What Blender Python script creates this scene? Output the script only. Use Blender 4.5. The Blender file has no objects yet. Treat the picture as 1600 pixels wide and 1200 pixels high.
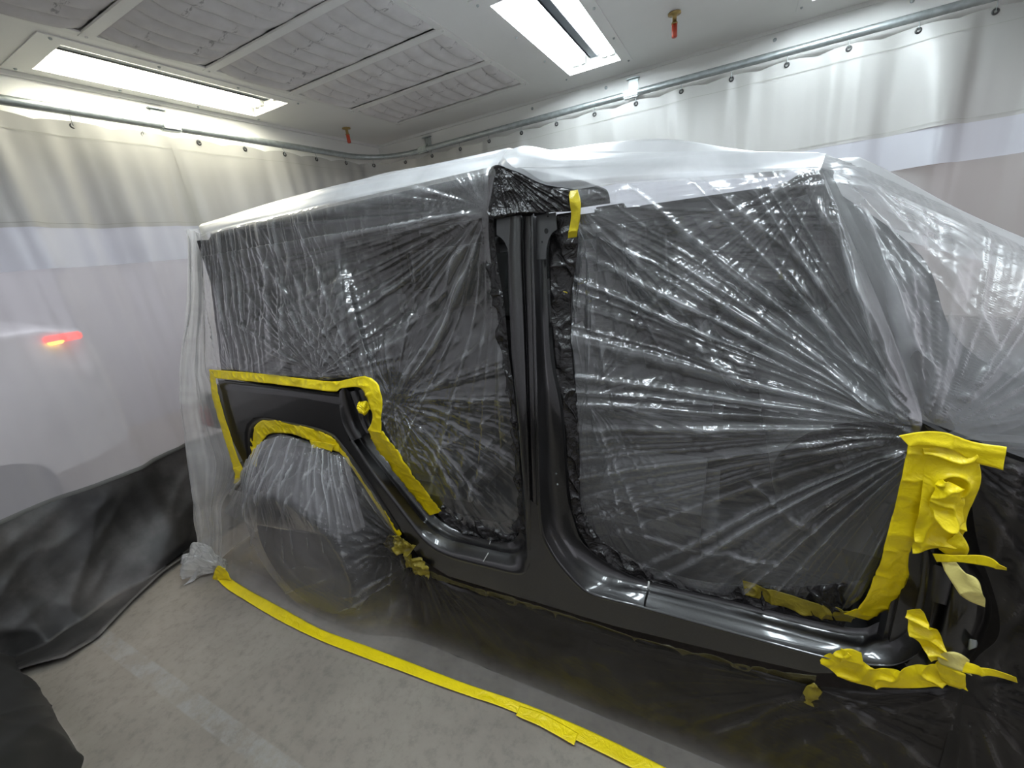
import bpy, bmesh, math, random
import numpy as np
from mathutils import Vector, Matrix
random.seed(7); RNG = np.random.RandomState(11)
scene = bpy.context.scene
PI = math.pi
# ------------------------------------------------------------------ camera
F_PX = 648.74; YAW, PITCH, ROLL = 0.500651, 0.321182, 0.122032
CAM = np.array([0.0, 0.0, 1.70])
fw = np.array([-math.sin(YAW)*math.cos(PITCH), math.cos(YAW)*math.cos(PITCH), -math.sin(PITCH)])
rt = np.array([math.cos(YAW), math.sin(YAW), 0.0]); dn = np.cross(fw, rt)
_c, _s = math.cos(ROLL), math.sin(ROLL)
rt, dn = _c*rt + _s*dn, -_s*rt + _c*dn
cam_d = bpy.data.cameras.new('camera'); cam = bpy.data.objects.new('camera', cam_d)
scene.collection.objects.link(cam)
cam_d.sensor_width = 36; cam_d.lens = F_PX/1600*36; cam_d.clip_start = .01; cam_d.clip_end = 60
cam.matrix_world = Matrix(((rt[0], -dn[0], -fw[0], CAM[0]), (rt[1], -dn[1], -fw[1], CAM[1]), (rt[2], -dn[2], -fw[2], CAM[2]), (0, 0, 0, 1)))
scene.camera = cam
# ------------------------------------------------------------------ world and exposure
world = bpy.data.worlds.new('world'); scene.world = world; world.use_nodes = True
world.node_tree.nodes['Background'].inputs[0].default_value = (.90, .90, 1.0, 1)
world.node_tree.nodes['Background'].inputs[1].default_value = 1.15
vs = scene.view_settings
vs.view_transform = 'Standard'; vs.look = 'None'; vs.gamma = 1; vs.use_curve_mapping = False
vs.exposure = 0.44
TUBE_POWER = 36.0
scene.cycles.max_bounces = 10; scene.cycles.transparent_max_bounces = 24
scene.cycles.sample_clamp_indirect = 4.0; scene.cycles.caustics_reflective = False
# ------------------------------------------------------------------ helpers
def tag(o, label=None, cat=None, group=None, kind=None):
    if label: o['label'] = label
    if cat: o['category'] = cat
    if group: o['group'] = group
    if kind: o['kind'] = kind
    return o
def empty(name, loc, label=None, cat=None, group=None, kind=None):
    o = bpy.data.objects.new(name, None); scene.collection.objects.link(o); o.location = loc
    o.empty_display_size = .1
    return tag(o, label, cat, group, kind)
def link(name, me, mat, parent=None, smooth=False):
    o = bpy.data.objects.new(name, me); scene.collection.objects.link(o)
    if mat: me.materials.append(mat)
    if smooth:
        me.polygons.foreach_set('use_smooth', [True]*len(me.polygons))
    if parent:
        o.parent = parent
        o.matrix_parent_inverse = Matrix.Translation(parent.location).inverted() if parent.parent is None else Matrix.Identity(4)
    return o
def root_of(o):
    return o if o.parent is None else root_of(o.parent)
def pydata(name, V, Fc, mat, parent=None, smooth=False):
    me = bpy.data.meshes.new(name); me.from_pydata([tuple(map(float, v)) for v in V], [], [tuple(f) for f in Fc]); me.update()
    return link(name, me, mat, parent, smooth)
def bm_obj(name, bm, mat, parent=None, smooth=False):
    me = bpy.data.meshes.new(name); bmesh.ops.recalc_face_normals(bm, faces=bm.faces); bm.to_mesh(me); bm.free()
    return link(name, me, mat, parent, smooth)
def add_box(bm, lo, hi, bev=0):
    m = Matrix.Translation([(a+b)/2 for a, b in zip(lo, hi)]) @ Matrix.Diagonal([abs(b-a) for a, b in zip(lo, hi)]+[1])
    r = bmesh.ops.create_cube(bm, size=1, matrix=m)
    if bev:
        es = set(e for v in r['verts'] for e in v.link_edges)
        bmesh.ops.bevel(bm, geom=list(es), offset=bev, segments=2, affect='EDGES')
def box(name, lo, hi, mat, parent=None, bev=0):
    bm = bmesh.new(); add_box(bm, lo, hi, bev); return bm_obj(name, bm, mat, parent)
def add_tube(bm, pts, r, seg=12, cap=True):
    pts = [Vector(p) for p in pts]; rings = []
    rr = r if hasattr(r, '__len__') else [r]*len(pts)
    up0 = None
    for i, p in enumerate(pts):
        t = (pts[min(i+1, len(pts)-1)] - pts[max(i-1, 0)]).normalized()
        if up0 is None:
            up0 = t.orthogonal().normalized()
        up0 = (up0 - t*up0.dot(t)).normalized(); b = t.cross(up0)
        rings.append([bm.verts.new(p + (up0*math.cos(2*PI*k/seg) + b*math.sin(2*PI*k/seg))*rr[i]) for k in range(seg)])
    for a, b_ in zip(rings, rings[1:]):
        for k in range(seg): bm.faces.new((a[k], a[(k+1) % seg], b_[(k+1) % seg], b_[k]))
    if cap: bm.faces.new(rings[0][::-1]); bm.faces.new(rings[-1])
def tube(name, pts, r, mat, parent=None, seg=12):
    bm = bmesh.new(); add_tube(bm, pts, r, seg); return bm_obj(name, bm, mat, parent, True)
def add_lathe(bm, prof, M, seg=24):
    rings = []
    for (r, h) in prof:
        rings.append([bm.verts.new(M @ Vector((r*math.cos(2*PI*k/seg), r*math.sin(2*PI*k/seg), h))) for k in range(seg)])
    for a, b_ in zip(rings, rings[1:]):
        for k in range(seg): bm.faces.new((a[k], a[(k+1) % seg], b_[(k+1) % seg], b_[k]))
def catmull(P, n):
    """smooth polyline through P with n steps per span (centripetal-ish, uniform)"""
    P = np.asarray(P, float)
    Q = np.vstack([2*P[0]-P[1], P, 2*P[-1]-P[-2]]); out = []
    for i in range(1, len(Q)-2):
        for k in range(n):
            t = k/n
            out.append(.5*((2*Q[i]) + (-Q[i-1]+Q[i+1])*t + (2*Q[i-1]-5*Q[i]+4*Q[i+1]-Q[i+2])*t*t + (-Q[i-1]+3*Q[i]-3*Q[i+1]+Q[i+2])*t**3))
    out.append(P[-1]); return np.array(out)
def resample(P, n):
    P = np.asarray(P, float); d = np.r_[0, np.cumsum(np.linalg.norm(np.diff(P, axis=0), axis=1))]
    t = np.linspace(0, d[-1], n); return np.stack([np.interp(t, d, P[:, k]) for k in range(P.shape[1])], 1)
def grid_faces(nu, nv):
    i = np.arange((nu-1)*(nv-1)); r = i//(nv-1); c = i % (nv-1); a = r*nv+c
    return np.stack([a, a+1, a+nv+1, a+nv], 1)
def grid_obj(name, G, mat, parent=None, uv=None, smooth=True, thick=0):
    """G: (nu,nv,3) array -> one smooth mesh; uv (nu,nv,2) in metres"""
    nu, nv = G.shape[:2]; me = bpy.data.meshes.new(name)
    Fc = grid_faces(nu, nv); nf = len(Fc)
    me.vertices.add(nu*nv); me.vertices.foreach_set('co', G.reshape(-1).astype(np.float32))
    me.loops.add(nf*4); me.loops.foreach_set('vertex_index', Fc.reshape(-1).astype(np.int32))
    me.polygons.add(nf); me.polygons.foreach_set('loop_start', np.arange(nf, dtype=np.int32)*4)
    me.update(calc_edges=True)
    if uv is not None:
        l = me.uv_layers.new(name='UVMap'); l.data.foreach_set('uv', uv.reshape(-1, 2)[Fc.reshape(-1)].reshape(-1).astype(np.float32))
    me.validate()
    o = link(name, me, mat, parent, smooth)
    if thick:
        m = o.modifiers.new('thickness', 'SOLIDIFY'); m.thickness = thick; m.offset = 0
    return o
# a pixel of the 1600 x 1200 survey photograph -> the point where its sight line meets a real plane
def ray(px, py):
    return rt*(px-800)/F_PX + dn*(py-600)/F_PX + fw
def at_y(px, py, Y): d = ray(px, py); return CAM + d*(Y-CAM[1])/d[1]
def at_x(px, py, X): d = ray(px, py); return CAM + d*(X-CAM[0])/d[0]
def at_z(px, py, Z=0.0): d = ray(px, py); return CAM + d*(Z-CAM[2])/d[2]
D = 1.08                                     # the near side of the car body
def side_y(z):                               # tumblehome of the upper body
    return D + .13*np.clip((z-1.22)/.62, 0, 1.2)
def side(px, py, off=0.0):
    Y = D
    for _ in range(12):
        p = at_y(px, py, Y+off); Y = float(side_y(p[2]))
    return at_y(px, py, Y+off)
def sides(L, off=0.0): return np.array([side(q[0], q[1], q[2] if len(q) > 2 else off) for q in L])
# ------------------------------------------------------------------ noise
def n1(x, seed, per=4096):
    r = np.random.RandomState(seed).rand(per)*2-1
    i = np.floor(x).astype(int); f = x-i; f = f*f*(3-2*f); return r[i % per]*(1-f)+r[(i+1) % per]*f
def n2(x, y, seed):
    r = np.random.RandomState(seed).rand(128, 128)*2-1
    i = np.floor(x).astype(int); j = np.floor(y).astype(int); f = x-i; g = y-j
    f = f*f*(3-2*f); g = g*g*(3-2*g); i0, i1, j0, j1 = i % 128, (i+1) % 128, j % 128, (j+1) % 128
    return (r[i0, j0]*(1-f)+r[i1, j0]*f)*(1-g) + (r[i0, j1]*(1-f)+r[i1, j1]*f)*g
def ridge(v, k=2.0): return (1-np.abs(v))**k
def coons(top, bot, left, right, nu, nv):
    """top/bot run left->right (nv samples), left/right run top->bottom (nu samples)"""
    T, B = resample(top, nv), resample(bot, nv); L, R = resample(left, nu), resample(right, nu)
    u = np.linspace(0, 1, nu)[:, None, None]; v = np.linspace(0, 1, nv)[None, :, None]
    T, B, L, R = T[None], B[None], L[:, None], R[:, None]
    return (1-u)*T + u*B + (1-v)*L + v*R - ((1-u)*(1-v)*T[:, :1] + (1-u)*v*T[:, -1:] + u*(1-v)*B[:, :1] + u*v*B[:, -1:])
def normals(G):
    n = np.cross(np.gradient(G, axis=0), np.gradient(G, axis=1)); n /= np.linalg.norm(n, axis=2, keepdims=True)+1e-9
    return n
def line_folds(S, T, lines, off=0.0, seed=900):
    """long taut creases: (px1, py1, px2, py2, half width m, height m)"""
    h = np.zeros_like(S)
    for i, (x1, y1, x2, y2, w, A) in enumerate(lines):
        a, b = side(x1, y1, off), side(x2, y2, off); a = np.array([a[0], a[2]]); b = np.array([b[0], b[2]])
        L_ = np.linalg.norm(b-a); t = (b-a)/L_; u = ((S-a[0])*t[0]+(T-a[1])*t[1])/L_; d = -(S-a[0])*t[1]+(T-a[1])*t[0]
        d = d + w*1.2*n1(u*5+i*7.3, seed)
        ww = w*(.35+.9*np.clip(np.sin(np.clip(u, 0, 1)*PI), 0, 1))
        h += A*np.exp(-np.abs(d)/ww)*np.clip(u*6, 0, 1)*np.clip((1-u)*6, 0, 1)*(.7+.5*n1(u*9+i, seed+1))
    return h
def edge_mask(nu, nv, w=6):
    a = np.clip(np.minimum(np.arange(nu), np.arange(nu)[::-1])/w, 0, 1)[:, None]; b = np.clip(np.minimum(np.arange(nv), np.arange(nv)[::-1])/w, 0, 1)[None]
    return a*b
FOLD = 1.0
def pinch_folds(S, T, pinches):
    """height of the folds that run from each taped point (s,t, amplitude, fold count, reach, seed)"""
    h = np.zeros_like(S)
    for (s0, t0, A, k, R, seed) in pinches:
        r = np.hypot(S-s0, T-t0); th = np.arctan2(T-t0, S-s0)+PI
        f = ridge(n1(th*k, seed), 3)*.65 + ridge(n1(th*k*2.7+9, seed+1), 3)*.3
        h += FOLD*A*f*(r/(r+.06))*np.exp(-(r/R)**1.2)
    return h
# ------------------------------------------------------------------ materials
def nodes(name):
    m = bpy.data.materials.new(name); m.use_nodes = True; nt = m.node_tree
    return m, nt, nt.nodes['Principled BSDF']
def N(nt, t, **kw):
    n = nt.nodes.new(t)
    for k, v in kw.items():
        if k in n.inputs: n.inputs[k].default_value = v
        else: setattr(n, k, v)
    return n
def ramp(nt, src, stops):
    r = nt.nodes.new('ShaderNodeValToRGB'); e = r.color_ramp.elements
    while len(e) < len(stops): e.new(.5)
    for el, (p, c) in zip(e, stops): el.position = p; el.color = (*c, 1) if len(c) == 3 else c
    nt.links.new(src, r.inputs[0]); return r
def plain(name, col, rough=.5, metal=0, var=.08, scale=6, bump=0, bscale=40, coat=0, spec=.5):
    m, nt, b = nodes(name); b.inputs['Roughness'].default_value = rough; b.inputs['Metallic'].default_value = metal
    b.inputs['Coat Weight'].default_value = coat; b.inputs['Coat Roughness'].default_value = .06; b.inputs['Specular IOR Level'].default_value = spec
    tc = N(nt, 'ShaderNodeTexCoord'); no = N(nt, 'ShaderNodeTexNoise', Scale=scale, Detail=4.0); nt.links.new(tc.outputs['Object'], no.inputs['Vector'])
    r = ramp(nt, no.outputs['Fac'], [(.3, tuple(c*(1-var) for c in col)), (.7, tuple(min(1, c*(1+var)) for c in col))])
    nt.links.new(r.outputs[0], b.inputs['Base Color'])
    if bump:
        n2_ = N(nt, 'ShaderNodeTexNoise', Scale=bscale, Detail=5.0); nt.links.new(tc.outputs['Object'], n2_.inputs['Vector'])
        bp = N(nt, 'ShaderNodeBump', Strength=bump, Distance=.01); nt.links.new(n2_.outputs['Fac'], bp.inputs['Height']); nt.links.new(bp.outputs[0], b.inputs['Normal'])
    return m
M = {}
M['booth_white'] = plain('white_enamel', (.87, .87, .84), .38, var=.03, scale=2, bump=.02, bscale=6)
M['bar_white'] = plain('white_bar_enamel', (.82, .82, .79), .4, var=.03)
M['darkened_gap'] = plain('blue_grey_darkened_gap', (.05, .065, .08), .5)  # dimness between the tube pairs, painted as a dark bluish colour
M['reflector'] = plain('satin_reflector', (.30, .31, .31), .4, .2)
M['galv'] = plain('galvanised_steel', (.42, .46, .46), .38, .7, .15, 30)
M['brass'] = plain('brass', (.35, .25, .10), .35, .9)
M['red'] = plain('red_plastic', (.45, .05, .02), .35)
M['dark_metal'] = plain('dark_steel', (.05, .05, .05), .4, .5)
M['hole'] = plain('dark_hole', (.004, .004, .004), .9)
M['cover_grey'] = plain('dusty_grey_wheel_cover', (.075, .072, .075), .7)
M['rubber'] = plain('tyre_rubber', (.045, .044, .046), .75, bump=.15)
M['hardtop'] = plain('black_grained_hardtop', (.02, .02, .022), .55, bump=.15, bscale=300)
M['interior'] = plain('dark_trim', (.022, .021, .021), .7)
M['seat'] = plain('dark_seat_cloth', (.02, .019, .019), .85, bump=.2)
M['redlens'] = plain('red_lens', (.25, .008, .006), .2)
M['grime'] = plain('dirty_black_vinyl', (.020, .020, .019), .5)
def paint_mat():
    m, nt, b = nodes('black_panel_paint')
    b.inputs['Base Color'].default_value = (.010, .0095, .0098, 1); b.inputs['Roughness'].default_value = .36
    b.inputs['Specular IOR Level'].default_value = .55; b.inputs['Coat Weight'].default_value = .8; b.inputs['Coat Roughness'].default_value = .05
    tc = N(nt, 'ShaderNodeTexCoord'); no = N(nt, 'ShaderNodeTexNoise', Scale=5.0, Detail=2.0); nt.links.new(tc.outputs['Object'], no.inputs['Vector'])
    bp = N(nt, 'ShaderNodeBump', Strength=.08, Distance=.01); nt.links.new(no.outputs['Fac'], bp.inputs['Height']); nt.links.new(bp.outputs[0], b.inputs['Normal'])
    no2 = N(nt, 'ShaderNodeTexNoise', Scale=160.0); nt.links.new(tc.outputs['Object'], no2.inputs['Vector'])
    r = ramp(nt, no2.outputs['Fac'], [(.35, (.005, .0045, .0048)), (.75, (.012, .011, .011))]); nt.links.new(r.outputs[0], b.inputs['Base Color'])
    return m
M['paint'] = paint_mat()
def tape_mat(name, col, gloss=.38):
    m, nt, b = nodes(name); b.inputs['Roughness'].default_value = gloss
    tc = N(nt, 'ShaderNodeTexCoord'); no = N(nt, 'ShaderNodeTexNoise', Scale=9.0, Detail=5.0); nt.links.new(tc.outputs['Object'], no.inputs['Vector'])
    r = ramp(nt, no.outputs['Fac'], [(.35, tuple(c*.88 for c in col)), (.65, col)]); nt.links.new(r.outputs[0], b.inputs['Base Color'])
    w = N(nt, 'ShaderNodeTexNoise', Scale=22.0, Detail=3.0, Distortion=1.5); nt.links.new(tc.outputs['Object'], w.inputs['Vector'])
    w2 = N(nt, 'ShaderNodeTexNoise', Scale=300.0, Detail=1.0); nt.links.new(tc.outputs['Object'], w2.inputs['Vector'])
    mx = N(nt, 'ShaderNodeMath', operation='MULTIPLY_ADD'); mx.inputs[1].default_value = .08; nt.links.new(w2.outputs['Fac'], mx.inputs[0]); nt.links.new(w.outputs['Fac'], mx.inputs[2])
    bp = N(nt, 'ShaderNodeBump', Strength=.35, Distance=.012); nt.links.new(mx.outputs[0], bp.inputs['Height']); nt.links.new(bp.outputs[0], b.inputs['Normal'])
    b.inputs['Subsurface Weight'].default_value = 0
    return m
M['tape'] = tape_mat('yellow_masking_tape', (.92, .72, .004))
M['tape_back'] = tape_mat('pale_tape_adhesive_side', (.78, .68, .22))
M['tape_dirty'] = tape_mat('tape_oversprayed_black', (.055, .046, .014))
def schlick(nt, k=1.0, n_out=None):
    """reflectance of a thin sheet, the same from both of its sides"""
    lw = N(nt, 'ShaderNodeLayerWeight', Blend=.5)
    if n_out: nt.links.new(n_out, lw.inputs['Normal'])
    p = N(nt, 'ShaderNodeMath', operation='POWER'); p.inputs[1].default_value = 4.0; nt.links.new(lw.outputs['Facing'], p.inputs[0])
    q = N(nt, 'ShaderNodeMath', operation='MULTIPLY_ADD', use_clamp=True); q.inputs[1].default_value = .9*k; q.inputs[2].default_value = .07*k; nt.links.new(p.outputs[0], q.inputs[0])
    return q.outputs[0]
def film_mat(name, haze=.09, tint=(.92, .93, .95), rough=.22, fscale=(8, 120), strength=.35, dist=.004, grazing=.55, clear=(.97, .97, .97), ang=0.0, gl=1.0, mott=.5, spray=None, crease=.22):
    """thin plastic sheet: mostly lets light straight through, a little milky, wrinkled gloss"""
    m = bpy.data.materials.new(name); m.use_nodes = True; nt = m.node_tree; nt.nodes.clear(); L = nt.links.new
    out = N(nt, 'ShaderNodeOutputMaterial'); tr = N(nt, 'ShaderNodeBsdfTransparent', Color=(*clear, 1))
    df = N(nt, 'ShaderNodeBsdfDiffuse', Color=(*tint, 1)); tl = N(nt, 'ShaderNodeBsdfTranslucent', Color=(*tint, 1))
    gs = N(nt, 'ShaderNodeBsdfGlossy', Color=(1, 1, 1, 1), Roughness=rough)
    uv = N(nt, 'ShaderNodeUVMap', uv_map='UVMap')
    def layer(sc, rot, det, dis):
        mp = N(nt, 'ShaderNodeMapping'); mp.inputs['Scale'].default_value = (sc[0], sc[1], 1); rt_ = N(nt, 'ShaderNodeMapping'); rt_.inputs['Rotation'].default_value = (0, 0, rot)
        L(uv.outputs[0], rt_.inputs[0]); L(rt_.outputs[0], mp.inputs[0]); no = N(nt, 'ShaderNodeTexNoise', Detail=det, Distortion=dis, Scale=1.0); L(mp.outputs[0], no.inputs['Vector']); return no.outputs['Fac']
    a = layer(fscale, ang, 5.0, .4); b = layer((fscale[0]*4, fscale[1]*.35), ang+.5, 3.0, 1.0)
    ad = N(nt, 'ShaderNodeMath', operation='MULTIPLY_ADD'); ad.inputs[1].default_value = .5; L(b, ad.inputs[0]); L(a, ad.inputs[2])
    msk = layer((2.2, 3.0), 0, 3.0, .5); mr = ramp(nt, msk, [(.35, (.15,)*3), (.68, (1,)*3)])
    st = N(nt, 'ShaderNodeMath', operation='MULTIPLY'); st.inputs[1].default_value = strength; L(mr.outputs[0], st.inputs[0])
    bp = N(nt, 'ShaderNodeBump', Distance=dist); L(st.outputs[0], bp.inputs['Strength']); L(ad.outputs[0], bp.inputs['Height'])
    for n in (df, tl, gs): L(bp.outputs[0], n.inputs['Normal'])
    m1 = N(nt, 'ShaderNodeMixShader', Fac=.5); L(df.outputs[0], m1.inputs[1]); L(tl.outputs[0], m1.inputs[2])
    lw = N(nt, 'ShaderNodeLayerWeight', Blend=.35)
    pw = N(nt, 'ShaderNodeMath', operation='POWER'); pw.inputs[1].default_value = 2.2; L(lw.outputs['Facing'], pw.inputs[0])
    hz = N(nt, 'ShaderNodeMath', operation='MULTIPLY_ADD'); hz.inputs[1].default_value = grazing; hz.inputs[2].default_value = haze; L(pw.outputs[0], hz.inputs[0])
    mo = layer((5, 7), .3, 5.0, .8); mo2 = N(nt, 'ShaderNodeMapRange'); mo2.inputs[1].default_value = .3; mo2.inputs[2].default_value = .7; mo2.inputs[3].default_value = 1-mott; mo2.inputs[4].default_value = 1+mott; L(mo, mo2.inputs[0])
    hz2 = N(nt, 'ShaderNodeMath', operation='MULTIPLY', use_clamp=True); L(hz.outputs[0], hz2.inputs[0]); L(mo2.outputs[0], hz2.inputs[1])
    # creased film lies double and scatters more
    at_ = N(nt, 'ShaderNodeAttribute', attribute_name='crease'); ca = N(nt, 'ShaderNodeMath', operation='MULTIPLY_ADD', use_clamp=True); ca.inputs[1].default_value = crease
    L(at_.outputs['Fac'], ca.inputs[0]); L(hz2.outputs[0], ca.inputs[2]); hz2 = ca
    if spray:
        (x0, x1), dark, dtint, clean_haze = spray
        sp = N(nt, 'ShaderNodeSeparateXYZ'); L(uv.outputs[0], sp.inputs[0]); nz = layer((3, 3), .2, 5.0, .5)
        ax = N(nt, 'ShaderNodeMath', operation='MULTIPLY_ADD'); ax.inputs[1].default_value = .5; L(nz, ax.inputs[0]); L(sp.outputs[0], ax.inputs[2])
        r1 = N(nt, 'ShaderNodeMapRange', interpolation_type='SMOOTHSTEP'); r1.inputs[1].default_value = x0+.25; r1.inputs[2].default_value = x1+.25; L(ax.outputs[0], r1.inputs[0])
        ay = N(nt, 'ShaderNodeMath', operation='MULTIPLY_ADD'); ay.inputs[1].default_value = .06; L(nz, ay.inputs[0]); L(sp.outputs[1], ay.inputs[2])
        r2 = N(nt, 'ShaderNodeMapRange', interpolation_type='SMOOTHSTEP'); r2.inputs[1].default_value = .02; r2.inputs[2].default_value = .16; r2.inputs[3].default_value = .25; L(ay.outputs[0], r2.inputs[0])
        mk = N(nt, 'ShaderNodeMath', operation='MULTIPLY'); L(r1.outputs[0], mk.inputs[0]); L(r2.outputs[0], mk.inputs[1])
        for sock, c0, c1 in ((tr.inputs[0], clear, dark), (df.inputs[0], tint, dtint), (tl.inputs[0], tint, dtint)):
            mm = N(nt, 'ShaderNodeMix', data_type='RGBA'); mm.inputs[6].default_value = (*c0, 1); mm.inputs[7].default_value = (*c1, 1); L(mk.outputs[0], mm.inputs[0]); L(mm.outputs[2], sock)
        hm = N(nt, 'ShaderNodeMapRange'); hm.inputs[3].default_value = clean_haze/haze; hm.inputs[4].default_value = 1; L(mk.outputs[0], hm.inputs[0])
        hz3 = N(nt, 'ShaderNodeMath', operation='MULTIPLY', use_clamp=True); L(hz2.outputs[0], hz3.inputs[0]); L(hm.outputs[0], hz3.inputs[1]); hz2 = hz3
    m2 = N(nt, 'ShaderNodeMixShader'); L(hz2.outputs[0], m2.inputs[0]); L(tr.outputs[0], m2.inputs[1]); L(m1.outputs[0], m2.inputs[2])
    m3 = N(nt, 'ShaderNodeMixShader'); L(schlick(nt, gl), m3.inputs[0]); L(m2.outputs[0], m3.inputs[1]); L(gs.outputs[0], m3.inputs[2])
    L(m3.outputs[0], out.inputs[0]); return m
M['film_rear'] = film_mat('film_over_hardtop', haze=.03, rough=.25, grazing=.18, gl=1.9, crease=.34, fscale=(40, 10), ang=.15, strength=.4)
M['film_front'] = film_mat('film_over_cabin', haze=.06, rough=.24, grazing=.25, crease=.28, gl=1.4,  fscale=(6, 130), ang=.08, strength=.55)
M['film_roof'] = film_mat('film_over_roof', haze=.40, rough=.35, fscale=(4, 60), grazing=.2, strength=.2, mott=.25)
M['film_skirt'] = film_mat('film_hanging_to_floor', haze=.05, rough=.26, fscale=(14, 60), ang=.3, strength=.5, tint=(.86, .86, .86), clear=(.93, .93, .93), grazing=.08, gl=.5, spray=((-1.50, -1.15), (.20, .19, .18), (.48, .44, .41), .12))
M['film_tail'] = film_mat('film_loose_at_the_rear', haze=.27, rough=.35, fscale=(60, 6), strength=.2, grazing=.35, tint=(.95, .95, .94), mott=.25)
M['film_arch'] = film_mat('film_stretched_over_wheel', haze=.03, rough=.22, fscale=(6, 3), strength=.3, grazing=.05, mott=.9, gl=1.3, crease=.60)
def black_film_mat():
    m, nt, b = nodes('black_oversprayed_film'); b.inputs['Base Color'].default_value = (.012, .011, .011, 1); b.inputs['Roughness'].default_value = .22
    tc = N(nt, 'ShaderNodeTexCoord'); no = N(nt, 'ShaderNodeTexNoise', Scale=28.0, Detail=4.0, Distortion=2.0); nt.links.new(tc.outputs['Object'], no.inputs['Vector'])
    bp = N(nt, 'ShaderNodeBump', Strength=.7, Distance=.01); nt.links.new(no.outputs['Fac'], bp.inputs['Height']); nt.links.new(bp.outputs[0], b.inputs['Normal'])
    return m
M['film_black'] = black_film_mat()
def floor_mat():
    m, nt, b = nodes('bare_concrete'); b.inputs['Roughness'].default_value = .75; L = nt.links.new
    tc = N(nt, 'ShaderNodeTexCoord'); a = N(nt, 'ShaderNodeTexNoise', Scale=1.6, Detail=8.0, Roughness=.62); L(tc.outputs['Object'], a.inputs['Vector'])
    r = ramp(nt, a.outputs['Fac'], [(.3, (.205, .18, .148)), (.5, (.255, .225, .188)), (.7, (.31, .275, .23))])
    c = N(nt, 'ShaderNodeTexNoise', Scale=22.0, Detail=8.0, Roughness=.7); L(tc.outputs['Object'], c.inputs['Vector'])
    r2 = ramp(nt, c.outputs['Fac'], [(.32, (.72,)*3), (.5, (1,)*3), (.75, (1.08,)*3)])
    mx = N(nt, 'ShaderNodeMix', data_type='RGBA', blend_type='MULTIPLY'); mx.inputs[0].default_value = .8; L(r.outputs[0], mx.inputs[6]); L(r2.outputs[0], mx.inputs[7])
    # worn pale painted line running along the booth
    sp = N(nt, 'ShaderNodeSeparateXYZ'); L(tc.outputs['Object'], sp.inputs[0])
    s1 = N(nt, 'ShaderNodeMath', operation='SUBTRACT'); s1.inputs[1].default_value = .42; L(sp.outputs[1], s1.inputs[0])
    s2 = N(nt, 'ShaderNodeMath', operation='ABSOLUTE'); L(s1.outputs[0], s2.inputs[0])
    s3 = N(nt, 'ShaderNodeMapRange'); s3.inputs[1].default_value = .040; s3.inputs[2].default_value = .034; L(s2.outputs[0], s3.inputs[0])
    wr = N(nt, 'ShaderNodeTexNoise', Scale=7.0, Detail=8.0, Roughness=.8); L(tc.outputs['Object'], wr.inputs['Vector'])
    w2 = ramp(nt, wr.outputs['Fac'], [(.44, (.05,)*3), (.64, (.6,)*3)])
    ml = N(nt, 'ShaderNodeMath', operation='MULTIPLY'); L(s3.outputs[0], ml.inputs[0]); L(w2.outputs[0], ml.inputs[1])
    m2 = N(nt, 'ShaderNodeMix', data_type='RGBA'); m2.inputs[7].default_value = (.34, .34, .33, 1); L(ml.outputs[0], m2.inputs[0]); L(mx.outputs[2], m2.inputs[6]); L(m2.outputs[2], b.inputs['Base Color'])
    bp = N(nt, 'ShaderNodeBump', Strength=.15, Distance=.004); L(c.outputs['Fac'], bp.inputs['Height']); L(bp.outputs[0], b.inputs['Normal'])
    return m
M['concrete'] = floor_mat()
def filter_mat():
    m, nt, b = nodes('grey_filter_fleece'); b.inputs['Roughness'].default_value = .95; L = nt.links.new
    tc = N(nt, 'ShaderNodeTexCoord'); a = N(nt, 'ShaderNodeTexNoise', Scale=9.0, Detail=6.0); L(tc.outputs['Object'], a.inputs['Vector'])
    r = ramp(nt, a.outputs['Fac'], [(.3, (.62, .60, .59)), (.7, (.74, .72, .71))])
    # faint smudged print marks in rows across each pad
    mp = N(nt, 'ShaderNodeMapping'); mp.inputs['Scale'].default_value = (38, 70, 1); L(tc.outputs['Object'], mp.inputs[0])
    p = N(nt, 'ShaderNodeTexNoise', Scale=1.0, Detail=3.0, Roughness=.7); L(mp.outputs[0], p.inputs['Vector']); pr = ramp(nt, p.outputs['Fac'], [(.50, (0,)*3), (.58, (1,)*3)])
    sp = N(nt, 'ShaderNodeSeparateXYZ'); L(tc.outputs['Object'], sp.inputs[0])
    ab = N(nt, 'ShaderNodeMath', operation='ABSOLUTE'); L(sp.outputs[1], ab.inputs[0])
    sb = N(nt, 'ShaderNodeMath', operation='SUBTRACT'); sb.inputs[1].default_value = .11; L(ab.outputs[0], sb.inputs[0]); ab2 = N(nt, 'ShaderNodeMath', operation='ABSOLUTE'); L(sb.outputs[0], ab2.inputs[0])
    ms = N(nt, 'ShaderNodeMapRange'); ms.inputs[1].default_value = .016; ms.inputs[2].default_value = .009; L(ab2.outputs[0], ms.inputs[0])
    bl = N(nt, 'ShaderNodeTexNoise', Scale=5.0); L(tc.outputs['Object'], bl.inputs['Vector']); br = ramp(nt, bl.outputs['Fac'], [(.46, (0,)*3), (.54, (.55,)*3)])
    q = N(nt, 'ShaderNodeMath', operation='MULTIPLY'); L(pr.outputs[0], q.inputs[0]); L(ms.outputs[0], q.inputs[1]); q2 = N(nt, 'ShaderNodeMath', operation='MULTIPLY'); L(q.outputs[0], q2.inputs[0]); L(br.outputs[0], q2.inputs[1])
    mx = N(nt, 'ShaderNodeMix', data_type='RGBA'); mx.inputs[7].default_value = (.14, .13, .13, 1); L(q2.outputs[0], mx.inputs[0]); L(r.outputs[0], mx.inputs[6]); L(mx.outputs[2], b.inputs['Base Color'])
    bp = N(nt, 'ShaderNodeBump', Strength=.3, Distance=.006); L(a.outputs['Fac'], bp.inputs['Height']); L(bp.outputs[0], b.inputs['Normal'])
    return m
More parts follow.
